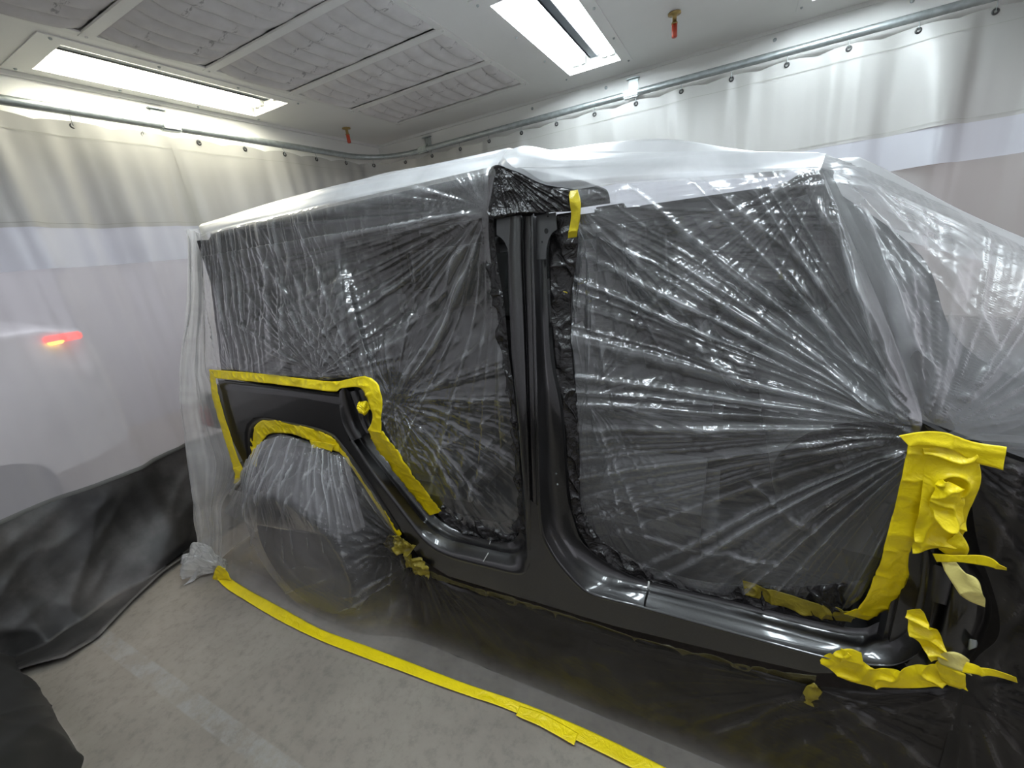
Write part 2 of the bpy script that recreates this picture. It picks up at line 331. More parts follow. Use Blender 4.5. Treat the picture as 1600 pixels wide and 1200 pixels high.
M['filter'] = filter_mat()
def emis(name, col, s):
    m = bpy.data.materials.new(name); m.use_nodes = True; nt = m.node_tree; nt.nodes.clear()
    e = N(nt, 'ShaderNodeEmission', Color=(*col, 1), Strength=s); o = N(nt, 'ShaderNodeOutputMaterial'); nt.links.new(e.outputs[0], o.inputs[0]); return m
M['tube_warm'] = emis('lit_tube_warm', (1.0, .97, .80), TUBE_POWER*.62)
M['tube_cool'] = emis('lit_tube_cool', (.84, .94, 1.0), TUBE_POWER)
def vinyl_mat(name, col, opac, rough=.3, transl=.5):
    m = bpy.data.materials.new(name); m.use_nodes = True; nt = m.node_tree; nt.nodes.clear(); L = nt.links.new
    out = N(nt, 'ShaderNodeOutputMaterial'); tc = N(nt, 'ShaderNodeTexCoord'); no = N(nt, 'ShaderNodeTexNoise', Scale=1.3, Detail=3.0); L(tc.outputs['Object'], no.inputs['Vector'])
    r = ramp(nt, no.outputs['Fac'], [(.3, tuple(c*.93 for c in col)), (.7, col)])
    df = N(nt, 'ShaderNodeBsdfDiffuse'); tl = N(nt, 'ShaderNodeBsdfTranslucent'); L(r.outputs[0], df.inputs[0]); L(r.outputs[0], tl.inputs[0])
    gs = N(nt, 'ShaderNodeBsdfGlossy', Roughness=rough); tr = N(nt, 'ShaderNodeBsdfTransparent')
    n2_ = N(nt, 'ShaderNodeTexNoise', Scale=7.0, Detail=2.0); L(tc.outputs['Object'], n2_.inputs['Vector']); bp = N(nt, 'ShaderNodeBump', Strength=.12, Distance=.02); L(n2_.outputs['Fac'], bp.inputs['Height'])
    L(bp.outputs[0], gs.inputs['Normal']); L(bp.outputs[0], df.inputs['Normal'])
    m1 = N(nt, 'ShaderNodeMixShader', Fac=transl); L(df.outputs[0], m1.inputs[1]); L(tl.outputs[0], m1.inputs[2])
    m2 = N(nt, 'ShaderNodeMixShader', Fac=opac); L(tr.outputs[0], m2.inputs[1]); L(m1.outputs[0], m2.inputs[2])
    m3 = N(nt, 'ShaderNodeMixShader'); L(schlick(nt, .7), m3.inputs[0]); L(m2.outputs[0], m3.inputs[1]); L(gs.outputs[0], m3.inputs[2]); L(m3.outputs[0], out.inputs[0])
    return m
M['vinyl_white'] = vinyl_mat('white_vinyl', (.51, .505, .48), 1.0, .35, .30)
M['vinyl_band'] = vinyl_mat('pale_vinyl_band', (.72, .74, .80), .85, .3, .4)
M['vinyl_clear'] = vinyl_mat('hazy_clear_vinyl', (.78, .775, .78), .50, .12, .5)
def skirt_mat():
    m, nt, b = nodes('black_vinyl_with_dust'); b.inputs['Roughness'].default_value = .48; L = nt.links.new
    tc = N(nt, 'ShaderNodeTexCoord'); a = N(nt, 'ShaderNodeTexNoise', Scale=2.2, Detail=7.0, Roughness=.6); L(tc.outputs['Object'], a.inputs['Vector'])
    r = ramp(nt, a.outputs['Fac'], [(.36, (.014, .014, .014)), (.5, (.04, .038, .036)), (.70, (.12, .11, .105))]); L(r.outputs[0], b.inputs['Base Color'])
    c = N(nt, 'ShaderNodeTexNoise', Scale=14.0, Detail=4.0); L(tc.outputs['Object'], c.inputs['Vector']); bp = N(nt, 'ShaderNodeBump', Strength=.25, Distance=.01); L(c.outputs['Fac'], bp.inputs['Height']); L(bp.outputs[0], b.inputs['Normal'])
    return m
M['skirt'] = skirt_mat()
M['shop_wall'] = plain('shop_wall_paint', (.56, .55, .57), .8, var=.12, scale=.6)
M['shop_beige'] = plain('shop_wall_beige', (.235, .195, .15), .8, var=.18, scale=.5)

# ================================================================== THE BOOTH
XL, YB, ZC = -3.40, 3.90, 2.858           # rear wall, far wall, ceiling
XR, YN = 3.60, -0.30
def struct(o): o['kind'] = 'structure'; return o
struct(box('floor', (-9, -4, -.1), (9, 10, 0), M['concrete']))
FX0, FX1 = -2.72, -1.47                    # filter field
FX2, FX3 = 1.07, 2.32
ys = [3.465-.5465*i for i in range(7)]      # filter bars
def ceiling():
    # slabs leave openings for the lamps and the filter fields
    holes = [(-3.28, -2.90, 1.24, 2.46), (-1.14, -.76, 2.34, 3.58), (-1.14, -.76, .19, 1.42), (.36, .74, 2.34, 3.58), (.36, .74, .19, 1.42), (2.50, 2.88, 1.24, 2.46),
             (FX0, FX1, ys[-1], ys[0]), (FX2, FX3, ys[-1], ys[0])]
    xs = sorted({XL, XR, *[h[0] for h in holes], *[h[1] for h in holes]}); yy = sorted({YN, YB, *[h[2] for h in holes], *[h[3] for h in holes]})
    bm = bmesh.new()
    for a, b in zip(xs, xs[1:]):
        run = None
        for c, d in zip(yy, yy[1:]):
            mx, my = (a+b)/2, (c+d)/2
            if any(h[0] < mx < h[1] and h[2] < my < h[3] for h in holes): continue
            add_box(bm, (a, c, ZC), (b, d, ZC+.03))
    bmesh.ops.remove_doubles(bm, verts=bm.verts, dist=1e-5)
    struct(bm_obj('ceiling', bm, M['booth_white']))
    return holes
HOLES = ceiling()
struct(box('trim_1', (XL, YN, ZC+.35), (XR, YB, ZC+.38), M['booth_white']))   # plenum lid over the filters
struct(box('wall_left', (XL-.06, YN, 2.46), (XL, YB, ZC+.38), M['booth_white']))
struct(box('wall_back', (XL, YB, 2.46), (XR, YB+.06, ZC+.38), M['booth_white']))
struct(box('wall_right', (XR, YN, 2.46), (XR+.06, YB, ZC+.38), M['booth_white']))
struct(box('wall_front', (XL, YN-.06, 2.46), (XR, YN, ZC+.38), M['booth_white']))
bm = bmesh.new()
add_box(bm, (XL, YN, ZC-.022), (XL+.02, YB, ZC-.0)); add_box(bm, (XL+.02, YB-.02, ZC-.022), (XR, YB, ZC-.0)); struct(bm_obj('trim_2', bm, M['bar_white']))
struct(box('wall_shop_rear', (-7.2, -4, 0), (-7.0, 10, 4), M['shop_wall']))
struct(box('wall_shop_far', (-7, 7.0, 0), (9, 7.2, 4), M['shop_beige']))
struct(box('wall_shop_near', (-7, -4.2, 0), (9, -4.0, 4), M['shop_wall']))
# rivets / screws along the fascia
bm = bmesh.new()
for x, z in ((-.95, 2.80), (-.70, 2.80), (-1.6, 2.80), (.2, 2.8), (.9, 2.8)):
    bmesh.ops.create_uvsphere(bm, u_segments=10, v_segments=6, radius=.012, matrix=Matrix.Translation((x, YB-.001, z)) @ Matrix.Diagonal((1, .5, 1, 1)))
struct(bm_obj('trim_3', bm, M['galv'], None, True))

# --- filters
def bars(x0, x1, tagn):
    bm = bmesh.new()
    for y in ys: add_box(bm, (x0-.03, y-.028, ZC-.010), (x1+.03, y+.028, ZC-.0005), .002)
    add_box(bm, (x0-.03, ys[-1], ZC-.008), (x0+.012, ys[0], ZC-.0005)); add_box(bm, (x1-.012, ys[-1], ZC-.008), (x1+.03, ys[0], ZC-.0005))
    for y in ys:
        for x in (x0-.012, x1+.012):
            bmesh.ops.create_uvsphere(bm, u_segments=8, v_segments=5, radius=.007, matrix=Matrix.Translation((x, y, ZC-.010)))
    struct(bm_obj(tagn, bm, M['bar_white']))
bars(FX0, FX1, 'trim_4'); bars(FX2, FX3, 'trim_5')
def make_filter(x0, x1, y0, y1, label, seed):
    cx, cy = (x0+x1)/2, (y0+y1)/2; nu, nv = 150, 60
    u, v = np.meshgrid(np.linspace(x0, x1, nu), np.linspace(y0, y1, nv), indexing='ij')
    tv = (v-y0)/(y1-y0)
    ph = (u-x0)/.115 + .14*n1(v*2+seed, seed) + .25*np.sin(tv*PI)
    w = np.abs(np.sin(ph*PI))**.8
    env = np.clip(np.sin(tv*PI)*2.2, 0, 1)
    h = -.026*w*env + .004*n2(u*9, v*9, seed)
    G = np.stack([u-cx, v-cy, h+.024], 2)
    o = grid_obj('ceiling_filter', G, M['filter']); o.location = (cx, cy, ZC)
    o.modifiers.new('thickness', 'SOLIDIFY').thickness = .02; o.modifiers[0].offset = 1
    return tag(o, label, 'filter', 'fleece filter pads in the ceiling grid')
names = ['short grey filter pad at the far end of the ceiling grid, nearest the wall corner', 'grey quilted filter pad second from the far end of the ceiling grid',
         'grey quilted filter pad third from the far end of the ceiling grid', 'grey quilted filter pad at the top edge of the photo, above the long warm light',
         'grey filter pad at the top left corner of the photo, nearest the camera']
for i in range(5): make_filter(FX0+.013, FX1-.013, ys[i+1]+.029, ys[i]-.029, names[i], 20+i)

# --- strip lights
def strip_light(x0, x1, y0, y1, mat, label):
    e = empty('strip_light', ((x0+x1)/2, (y0+y1)/2, ZC), label, 'light', 'fluorescent strip lights in the ceiling')
    bm = bmesh.new(); f = .07
    for lo, hi in (((x0-f, y0-.10), (x0, y1+.10)), ((x1, y0-.10), (x1+f, y1+.10)), ((x0, y0-.10), (x1, y0)), ((x0, y1), (x1, y1+.10))):
        add_box(bm, (*lo, ZC-.006), (*hi, ZC-.0005))
    bm_obj('frame', bm, M['booth_white'], e)
    bm = bmesh.new(); xm = (x0+x1)/2
    t = .004; d = .10
    prof = [(x0, 0), (x0+.02, d*.9), (x0+.12, d), (xm-.03, d*.55), (xm, d*.25), (xm+.03, d*.55), (x1-.12, d), (x1-.02, d*.9), (x1, 0)]
    a = [bm.verts.new((x, y0, ZC+z)) for x, z in prof]; b = [bm.verts.new((x, y1, ZC+z)) for x, z in prof]
    for i in (0, 1, 2, 5, 6, 7): bm.faces.new((a[i], a[i+1], b[i+1], b[i]))
    bm.faces.new(a+[]); bm.faces.new(b[::-1])
    bm_obj('reflector', bm, M['reflector'], e)
    V = [(x, y, ZC+z) for y in (y0+.002, y1-.002) for x, z in ((x0+.12, d), (xm-.022, .062), (xm+.022, .062), (x1-.12, d))]; pydata('darkened_gap', V, [(0, 1, 5, 4), (1, 2, 6, 5), (2, 3, 7, 6)], M['darkened_gap'], e)  # added strip, coloured dark so the gap between tube pairs looks dim
    for k, x in enumerate((x0+.055, x0+.11, x1-.11, x1-.055)):
        tube('tube', [(x, y0+.035, ZC+.062), (x, y1-.035, ZC+.062)], .019, mat, e, 10)
    for x in (x0+.055, x0+.11, x1-.11, x1-.055):
        for y in (y0+.004, y1-.034): box('lamp_holder', (x-.02, y, ZC+.035), (x+.02, y+.03, ZC+.088), M['bar_white'], e, .003)
    for x in (x0-.045, x1+.045):
        for k in range(4):
            y = y0-.05+(y1-y0+.1)*k/3; bm = bmesh.new(); bmesh.ops.create_uvsphere(bm, u_segments=8, v_segments=5, radius=.008, matrix=Matrix.Translation((x, y, ZC-.007)))
            bm_obj('screw', bm, M['galv'], e, True)
    box('end_plate', (x0, y0, ZC), (x1, y0+.003, ZC+.105), M['booth_white'], e); box('end_plate', (x0, y1-.003, ZC), (x1, y1, ZC+.105), M['booth_white'], e)
    return e
strip_light(*HOLES[0], M['tube_warm'], 'long warm white strip light at the left, over the white curtain')
strip_light(*HOLES[1], M['tube_cool'], 'cool white strip light at the top centre, beyond the filter grid')
for i, l in ((2, 'cool strip light overhead, just out of the frame above the pillar'), (3, 'cool strip light past the second sprinkler, just out of the frame'), (4, 'cool strip light over the front cabin, just out of the frame'), (5, 'cool strip light over the nose of the car, out of the frame')):
    strip_light(*HOLES[i], M['tube_cool'], l)

# --- sprinklers
def sprinkler(p, label):
    e = empty('sprinkler', (p[0], p[1], ZC), label, 'sprinkler', 'red capped ceiling sprinklers')
    bm = bmesh.new(); add_lathe(bm, [(.0, 0), (.036, 0), (.036, -.008), (.012, -.012), (.012, -.045), (.017, -.047), (.017, -.055), (0, -.055)], Matrix.Translation((p[0], p[1], ZC)))
    bm_obj('escutcheon', bm, M['brass'], e, True)
    bm = bmesh.new(); add_lathe(bm, [(0, -.050), (.0155, -.050), (.0155, -.115), (.012, -.12), (0, -.12)], Matrix.Translation((p[0], p[1], ZC)))
    bm_obj('cap', bm, M['red'], e, True)
sprinkler(at_z(541, 200, ZC), 'small red capped sprinkler near the far ceiling corner')
sprinkler(at_z(1054, 20, ZC), 'red capped sprinkler to the right of the cool strip light')

# --- curtain rail around the booth
RZ = 2.685; RX, RY = XL+.10, YB-.10
rad = .45
path = [(RX, YN+.12, RZ)] + [(RX, y, RZ) for y in np.linspace(.2, RY-rad, 8)]
path += [(RX+rad-rad*math.cos(a), RY-rad+rad*math.sin(a), RZ) for a in np.linspace(.15, PI/2, 10)]
path += [(x, RY, RZ) for x in np.linspace(RX+rad+.3, XR-.1, 8)]
path = np.array(path)
rail = empty('curtain_rail', (RX, 1.5, RZ), 'galvanised curtain rail bent round the booth corner below the ceiling', 'rail')
tube('track', path, .024, M['galv'], rail, 16)
def bracket(p, wall):
    bm = bmesh.new()
    if wall == 'l':
        add_box(bm, (XL, p[1]-.035, RZ+.02), (XL+.006, p[1]+.035, RZ+.125)); add_box(bm, (XL, p[1]-.05, RZ+.12), (XL+.03, p[1]+.05, RZ+.126)); add_box(bm, (XL, p[1]-.03, RZ+.022), (RX, p[1]+.03, RZ+.03)); add_box(bm, (RX-.028, p[1]-.06, RZ-.028), (RX+.028, p[1]+.06, RZ+.028), .01)
        for k in (-.018, .018): add_box(bm, (XL+.005, p[1]+k-.006, RZ+.05), (XL+.012, p[1]+k+.006, RZ+.07))
    else:
        add_box(bm, (p[0]-.035, YB-.006, RZ+.02), (p[0]+.035, YB, RZ+.125)); add_box(bm, (p[0]-.05, YB-.03, RZ+.12), (p[0]+.05, YB, RZ+.126)); add_box(bm, (p[0]-.03, RY, RZ+.022), (p[0]+.03, YB, RZ+.03)); add_box(bm, (p[0]-.06, RY-.028, RZ-.028), (p[0]+.06, RY+.028, RZ+.028), .01)
        for k in (-.018, .018): add_box(bm, (p[0]+k-.006, YB-.012, RZ+.05), (p[0]+k+.006, YB-.005, RZ+.07))
    bm_obj('bracket', bm, M['galv'], rail)
bracket(at_x(251, 195, XL), 'l'); bracket(at_y(669, 222, YB), 'b'); bracket(at_y(990, 135, YB), 'b')
# second rail for the near side curtain
rail2 = empty('curtain_rail', (XL+.5, YN+.06, RZ), 'galvanised curtain rail on the near side of the booth, behind the camera', 'rail')
tube('track', [(XL+.15, YN+.06, RZ), (XR-.2, YN+.06, RZ)], .024, M['galv'], rail2, 12)

# --- curtains
gl = [(37, 187), (137, 198), (230, 210), (331, 223), (397, 235), (452, 244), (495, 249), (529, 254)]
GZ = 2.612
# arclength parametrised curtain line, 5 cm inside the rail
cpath = resample(path[:, :2], 1200)
clen = np.r_[0, np.cumsum(np.linalg.norm(np.diff(cpath, axis=0), axis=1))]
def cpos(s):
    return np.stack([np.interp(s, clen, cpath[:, 0]), np.interp(s, clen, cpath[:, 1])], -1)
def cnorm(s):
    a = cpos(s-.01); b = cpos(s+.01); t = (b-a)/(np.linalg.norm(b-a, axis=-1, keepdims=True)+1e-9)
    return np.stack([t[..., 1], -t[..., 0]], -1)      # towards the inside
grom_s = np.array([.21+.325*i for i in range(30)])
def fold(s, z, amp=1.0):
    """gentle vertical folds of the white vinyl, stronger towards its hem"""
    k = (RZ-z)/.62
    f = .045*np.sin(s*2*PI/.66+1.2*n1(s*1.1, 5))*n1(s*1.7+3, 8) + .03*n1(s*5.3, 6) + .014*n1(s*13, 7)
    return 1.35*amp*f*(.25+.9*np.clip(k, 0, 1.3))
def curtain_piece(name, s0, s1, z0, z1, mat, parent, nz, off=0.0, topwave=False, amp=1.0, skirt=None, ds=.012):
    ns = int((s1-s0)/ds)+2; s = np.linspace(s0, s1, ns); z = np.linspace(z0, z1, nz)
    S, Z = np.meshgrid(s, z, indexing='ij'); P = cpos(S); Nn = cnorm(S)
    o = fold(S, Z, amp)+off
    Zz = Z.copy()
    if topwave:
        d = np.abs(((S-.21+.1625) % .325)-.1625)/.1625
        Zz = Z - .020*(d**2)*np.clip((Z-(z0-.12))/.12, 0, 1)
    G = np.stack([P[..., 0]+Nn[..., 0]*o, P[..., 1]+Nn[..., 1]*o, Zz], 2)
    return grid_obj(name, G, mat, parent, np.stack([S, Z], 2))
def hook_and_grommets(e, ss):
    for s in ss:
        P = cpos(np.array(s)); Nn = cnorm(np.array(s)); o = float(fold(np.array(s), np.array(GZ)))
        p = Vector((P[0]+Nn[0]*(o+.004), P[1]+Nn[1]*(o+.004), GZ)); n = Vector((Nn[0], Nn[1], 0))
        R_ = n.to_track_quat('Z', 'Y').to_matrix().to_4x4()
        bm = bmesh.new(); add_lathe(bm, [(.007, 0), (.008, .003), (.014, .004), (.017, 0)], Matrix.Translation(p) @ R_, 14); g = bm_obj('grommet', bm, M['dark_metal'], e, True)
        q = Vector((P[0], P[1], RZ))
        tube('hook', [p+n*.004, p+Vector((0, 0, .02))+n*.006, q+n*.0-Vector((0, 0, .02)), q+n*.026, q+Vector((0, 0, .025))], .0022, M['galv'], e, 6)
def seam_line(e, s0, s1, z, off=.005):
    return curtain_piece('hem', s0, s1, z, z-.004, M['seam'], e, 2, off)
M['seam'] = plain('stitched_seam', (.42, .42, .38), .8)
S_CORNER = float(clen[np.argmin(np.abs(cpath[:, 0]-(RX+rad)))]) - .22
SA, SB = 0.02, clen[-1]-.02
split = float(np.interp(at_x(252, 215, RX)[1], cpath[:900, 1], clen[:900]))     # where the two left curtains overlap
def curtain(s0, s1, label, off=0.0):
    m = cpos(np.array((s0+s1)/2)); e = empty('booth_curtain', (m[0], m[1], 0), label, 'curtain', None)
    curtain_piece('white_panel', s0, s1, 2.635, 2.075, M['vinyl_white'], e, 40, off, True)
    seam_line(e, s0, s1, 2.555, off+.004); seam_line(e, s0, s1, 2.10, off+.004)
    curtain_piece('band', s0, s1, 2.075, 1.865, M['vinyl_band'], e, 8, off, amp=.9)
    curtain_piece('clear_panel', s0, s1, 1.865, .64, M['vinyl_clear'], e, 30, off+.004, amp=.5)
    gs = [s for s in grom_s if s0+.02 < s < s1-.02]; hook_and_grommets(e, gs)
    return e
c1 = curtain(SA, split+.06, 'white topped clear curtain at the far left edge, hanging in front of its neighbour', .008)
c2 = curtain(split, S_CORNER, 'white topped clear curtain between the left light and the booth corner')
c3 = curtain(S_CORNER, SB, 'white topped clear curtain along the far wall behind the car')
# vertical welded seam where c1 ends
sz = np.linspace(2.6, .66, 60)
Sg = np.stack([np.full(60, split+.035), np.full(60, split+.065)]); P = cpos(Sg); Nn = cnorm(Sg); Zg = np.stack([sz, sz]); o_ = fold(Sg, Zg, 1)*np.where(Zg < 1.87, .5, 1)+.013
grid_obj('side_hem', np.stack([P[..., 0]+Nn[..., 0]*o_, P[..., 1]+Nn[..., 1]*o_, Zg], 2), M['vinyl_white'], c1)
# black skirts that spill on to the floor (parts of the curtains)
def skirt(parent, s0, s1, spill, name='black_skirt'):
    """spill: list of (arc s, reach into the booth)"""
    ns = int((s1-s0)/.012)+2; s = np.linspace(s0, s1, ns); nw = 70; w = np.linspace(0, 1, nw)
    S, Wd = np.meshgrid(s, w, indexing='ij'); P = cpos(S); Nn = cnorm(S)
    reach = np.interp(S, [a for a, b in spill], [b for a, b in spill])
    top = .64+.012*n1(S*2.2, 31)
    # falls, then curves out on to the floor
    drop = np.clip(Wd/.62, 0, 1); Z = top*(1-drop**1.15)**1.0
    out = reach*(Wd**2.0)*.9 + reach*.10*Wd
    lie = np.clip((Wd-.62)/.38, 0, 1)
    wr = .055*n2(S*2.3+Wd*1.2, Wd*3.5, 41)*np.sin(Wd*PI)**.7 + .03*ridge(n2(S*2.1+Wd*2.5, Wd*2.2-S*1.5, 47), 3)*np.sin(Wd*PI) + .016*ridge(n2(S*5+Wd*7, Wd*3-S*2, 42), 2)*np.sin(Wd*PI)
    Z = Z + lie*.006 + np.abs(.028*n2(S*3, Wd*5, 43))*lie + .010
    hem = np.clip((Wd-.93)/.07, 0, 1); Z = Z + .010*np.sin(hem*PI)
    o = fold(S, np.full_like(S, .64), .5)*(1-Wd) + out + wr
    Z = np.maximum(Z, .006)
    G = np.stack([P[..., 0]+Nn[..., 0]*o, P[..., 1]+Nn[..., 1]*o, Z], 2)
    grid_obj(name, G, M['skirt'], parent, np.stack([S, Wd], 2))
    # welt along the join
    Gz = np.stack([P[:, 0, 0], P[:, 0, 1]], 1); off = fold(s, np.full_like(s, .64), .5)+.012
    Nn0 = cnorm(s); a = Gz+Nn0*off[:, None]; t0 = top[:, 0]
    G2 = np.stack([np.c_[a, t0+.012], np.c_[a+Nn0*.004, t0], np.c_[a, t0-.012]], 1)
    grid_obj('welt', G2, M['welt'], parent)
M['welt'] = plain('grey_welt', (.16, .16, .15), .6)
y2s = lambda y: float(np.interp(y, cpath[:900, 1], clen[:900]))
sp = [(0, .20), (y2s(.10), .30), (y2s(.17), .34), (y2s(.28), .45), (y2s(.42), .44), (y2s(.6), .33), (y2s(.8), .24), (y2s(1.02), .20), (y2s(1.6), .16), (9, .15)]
skirt(c1, SA, split+.02, sp); skirt(c2, split-.02, S_CORNER, sp); skirt(c3, S_CORNER, SB, sp)
# near side curtain: behind the photographer, its skirt bulges in at the left corner
cn = empty('booth_curtain', (-2, YN+.06, 0), 'near side booth curtain, only its bulging black skirt shows at the bottom left corner', 'curtain')
xs_ = np.linspace(XL+.12, XR-.2, 500); zz = np.linspace(2.64, .64, 30)
Xg, Zg = np.meshgrid(xs_, zz, indexing='ij'); yo = YN+.06+.03*n1(Xg*3, 51)
grid_obj('clear_panel', np.stack([Xg, yo, Zg], 2)[:, 10:], M['vinyl_clear'], cn); grid_obj('white_panel', np.stack([Xg, yo, Zg], 2)[:, :11], M['vinyl_white'], cn)
w = np.linspace(0, 1, 60); Xg, Wg = np.meshgrid(xs_[:460], w, indexing='ij')
bul = np.interp(Xg, [-3.4, -3.0, -2.6, -2.15, -1.9, -1.5, 4], [.30, .38, .385, .345, .22, .06, .03])
Zs = .64*(1-Wg)**.8; Ys = YN+.06 + bul*np.sin(np.clip(Wg*1.15, 0, 1)*PI/2)**1.2 + .012*n2(Xg*6, Wg*5, 52) + .010*ridge(n2(Xg*9+Wg*6, Wg*4, 54), 3)
grid_obj('black_skirt', np.stack([Xg, Ys, np.maximum(Zs, .006)], 2), M['grime'], cn)
tb = at_z(15, 1050, .02); bm = bmesh.new(); add_box(bm, (tb[0]-.10, tb[1]-.05, .008), (tb[0]+.06, tb[1]+.02, .014)); bm_obj('hem_tab', bm, M['skirt'], c1)

# ================================================================== THE CAR (doors off, nose to the right)
car = empty('car', (-.2, 1.88, 0), 'black four door off-road car body with its doors off, partly painted, under masking film', 'car')
YF = 2.68                                                   # far side of the body
Pnt = M['paint']
def smooth_rail(L, off, k=5): return catmull(sides(L, off), k)
def loft(name, rails, mat, parent, k=5, sub=1, thick=0):
    """rails: list of (pixel polyline, offset) -> smooth surface across them"""
    R = np.array([smooth_rail(L, o, k) for L, o in rails])
    if sub > 1:
        R = np.stack([catmull(R[:, j], sub) for j in range(R.shape[1])], 1)
    return grid_obj(name, R, mat, parent, None, True, thick)
# --- outer skin: quarter panel lower lip, rocker and the foot of the middle pillar
def skin_poly(name, L, off, depth, parent, bev=.006):
    P = sides(L, off); bm = bmesh.new(); vs_ = [bm.verts.new(p) for p in P]; f = bm.faces.new(vs_)
    r = bmesh.ops.extrude_face_region(bm, geom=[f]); nv = [v for v in r['geom'] if isinstance(v, bmesh.types.BMVert)]
    bmesh.ops.translate(bm, verts=nv, vec=(0, depth, 0)); bmesh.ops.recalc_face_normals(bm, faces=bm.faces)
    bmesh.ops.triangulate(bm, faces=[f_ for f_ in bm.faces if len(f_.verts) > 4])
    return bm_obj(name, bm, Pnt, parent)
rear_outer = [(547, 690), (580, 741), (614, 786), (647, 830), (663, 848), (681, 862), (706, 873), (738, 882), (783, 893), (806, 898), (818, 897), (825, 888)]
rear_band = [(559, 684), (580, 712), (618, 760), (655, 808), (668, 821), (684, 833), (708, 844), (738, 851), (777, 860), (800, 864), (814, 860), (823, 848)]
rear_groove = [(566, 680), (584, 706), (622, 753), (661, 801), (676, 815), (692, 826), (714, 836), (741, 844), (777, 853), (797, 856), (811, 850), (818, 838)]
rear_flange = [(574, 676), (590, 700), (628, 746), (668, 794), (684, 810), (700, 821), (720, 832), (743, 839), (774, 846), (794, 848), (806, 842), (814, 828)]
bp_left = [(796, 338), (794, 405), (796, 480), (800, 560), (808, 640), (814, 720), (821, 800), (825, 888)]
F0 = [(829, 338), (830, 405), (832, 480), (834, 560), (836, 640), (838, 720), (840, 790), (845, 835), (856, 860), (872, 884), (900, 915), (927, 932), (1007, 953), (1140, 990), (1272, 1026), (1345, 1040), (1400, 1040), (1440, 1012), (1455, 950), (1462, 880)]
F2 = [(838, 338), (840, 405), (843, 480), (846, 560), (850, 640), (853, 720), (858, 790), (866, 825), (882, 856), (900, 880), (930, 903), (960, 916), (1012, 924), (1140, 955), (1320, 1002), (1368, 1000), (1405, 985), (1430, 950), (1442, 900), (1448, 850)]
F3 = [(846, 338), (847, 405), (850, 480), (854, 560), (863, 640), (868, 720), (873, 785), (884, 818), (897, 848), (914, 867), (938, 886), (965, 902), (1012, 915), (1140, 946), (1320, 990), (1370, 985), (1402, 965), (1422, 930), (1434, 890), (1440, 845)]
F4 = [(854, 338), (854, 405), (857, 480), (861, 560), (876, 640), (882, 720), (887, 775), (895, 806), (906, 840), (921, 858), (940, 873), (970, 891), (1013, 908), (1154, 941), (1320, 979), (1372, 972), (1398, 952), (1414, 915), (1425, 880), (1430, 840)]
skin = [(388, 738), (375, 712), (362, 686), (349, 645), (341, 615), (339, 600), (350, 606), (400, 612), (460, 618), (530, 630), (537, 660)] + rear_outer + [(823, 850), (820, 800), (826, 780)] + F0[6:17] + [(1420, 1052), (1272, 1052), (1140, 1022), (960, 978), (800, 930), (700, 900), (655, 872), (625, 826), (580, 757), (545, 706), (532, 690), (517, 676), (486, 666), (440, 657), (412, 652), (396, 653), (386, 662), (382, 676), (384, 700), (391, 728)]
skin_poly('side_panel', skin, 0.0, .05, car)
# rolled top edge of the quarter panel
loft('quarter_panel_lip', [([(340, 590), (400, 597), (460, 604), (532, 613)], .05), ([(340, 592), (400, 599), (460, 606), (532, 615)], .022), ([(342, 600), (400, 606), (460, 612), (531, 622)], .004), ([(345, 608), (400, 614), (460, 620), (530, 632)], -.001)], Pnt, car, 6, 3)
# recessed flange inside the wheel arch
arch = [(391, 740), (386, 716), (382, 690), (383, 672), (388, 660), (398, 653), (412, 652), (440, 657), (486, 666), (517, 676), (532, 690), (560, 728), (590, 772), (625, 826)]
arch2 = [(401, 742), (397, 718), (395, 692), (396, 676), (400, 666), (409, 659), (420, 658), (445, 662), (486, 671), (513, 681), (526, 694), (553, 731), (583, 776), (618, 830)]
loft('wheel_arch_flange', [(arch, -.002), (arch2, .004), (arch2, .035)], Pnt, car, 5)
# inner wheel house (dark)
def wheelhouse(xc, z, r, name='wheel_house'):
    bm = bmesh.new(); n = 28; a = []; b = []
    for k in range(n+1):
        t = -.15*PI + 1.3*PI*k/n
        a.append(bm.verts.new((xc+r*math.cos(t), D+.05, z+r*.95*math.sin(t)))); b.append(bm.verts.new((xc+r*math.cos(t), D+.42, z+r*.95*math.sin(t))))
    for k in range(n): bm.faces.new((a[k], a[k+1], b[k+1], b[k]))
    bm.faces.new(b)
    return bm_obj(name, bm, M['interior'], car, True)
wheelhouse(-1.81, .42, .50); wheelhouse(1.36, .42, .48)
# dogleg top: latch pillar stub with striker recess
loft('latch_pillar', [([(530, 613), (531, 640), (537, 665), (549, 690)], 0), ([(536, 606), (540, 640), (547, 664), (560, 685)], -.012), ([(541, 607), (549, 640), (557, 664), (567, 681)], .01),
     ([(548, 612), (560, 640), (566, 660), (574, 677)], .05), ([(568, 608), (574, 628), (576, 655), (582, 672)], .055), ([(574, 612), (582, 640), (580, 660), (590, 678)], .09)], Pnt, car, 5, 2)
# rear door frame ribbon
loft('rear_door_frame', [(rear_outer, -.001), ([(x+3, y-4) for x, y in rear_outer], -.006), ([(x*.45+a*.55, y*.45+b*.55) for (x, y), (a, b) in zip(rear_band, rear_outer)], .016), ([(x+1, y+1.5) for x, y in rear_band], .038), (rear_band, .046), (rear_groove, .092), (rear_flange, .080), (rear_flange, .11)], Pnt, car, 6)
loft('front_door_frame', [(F0, -.001), ([(x+2.5, y-2) for x, y in F0], -.007), ([(x+5, y-4.5) for x, y in F0], .004), ([(a*.3+c*.7, b*.3+d*.7) for (a, b), (c, d) in zip(F0, F2)], .026), (F2, .042), (F3, .095), ([(x-1, y+1) for x, y in F4], .086), (F4, .088), (F4, .12)], Pnt, car, 6)
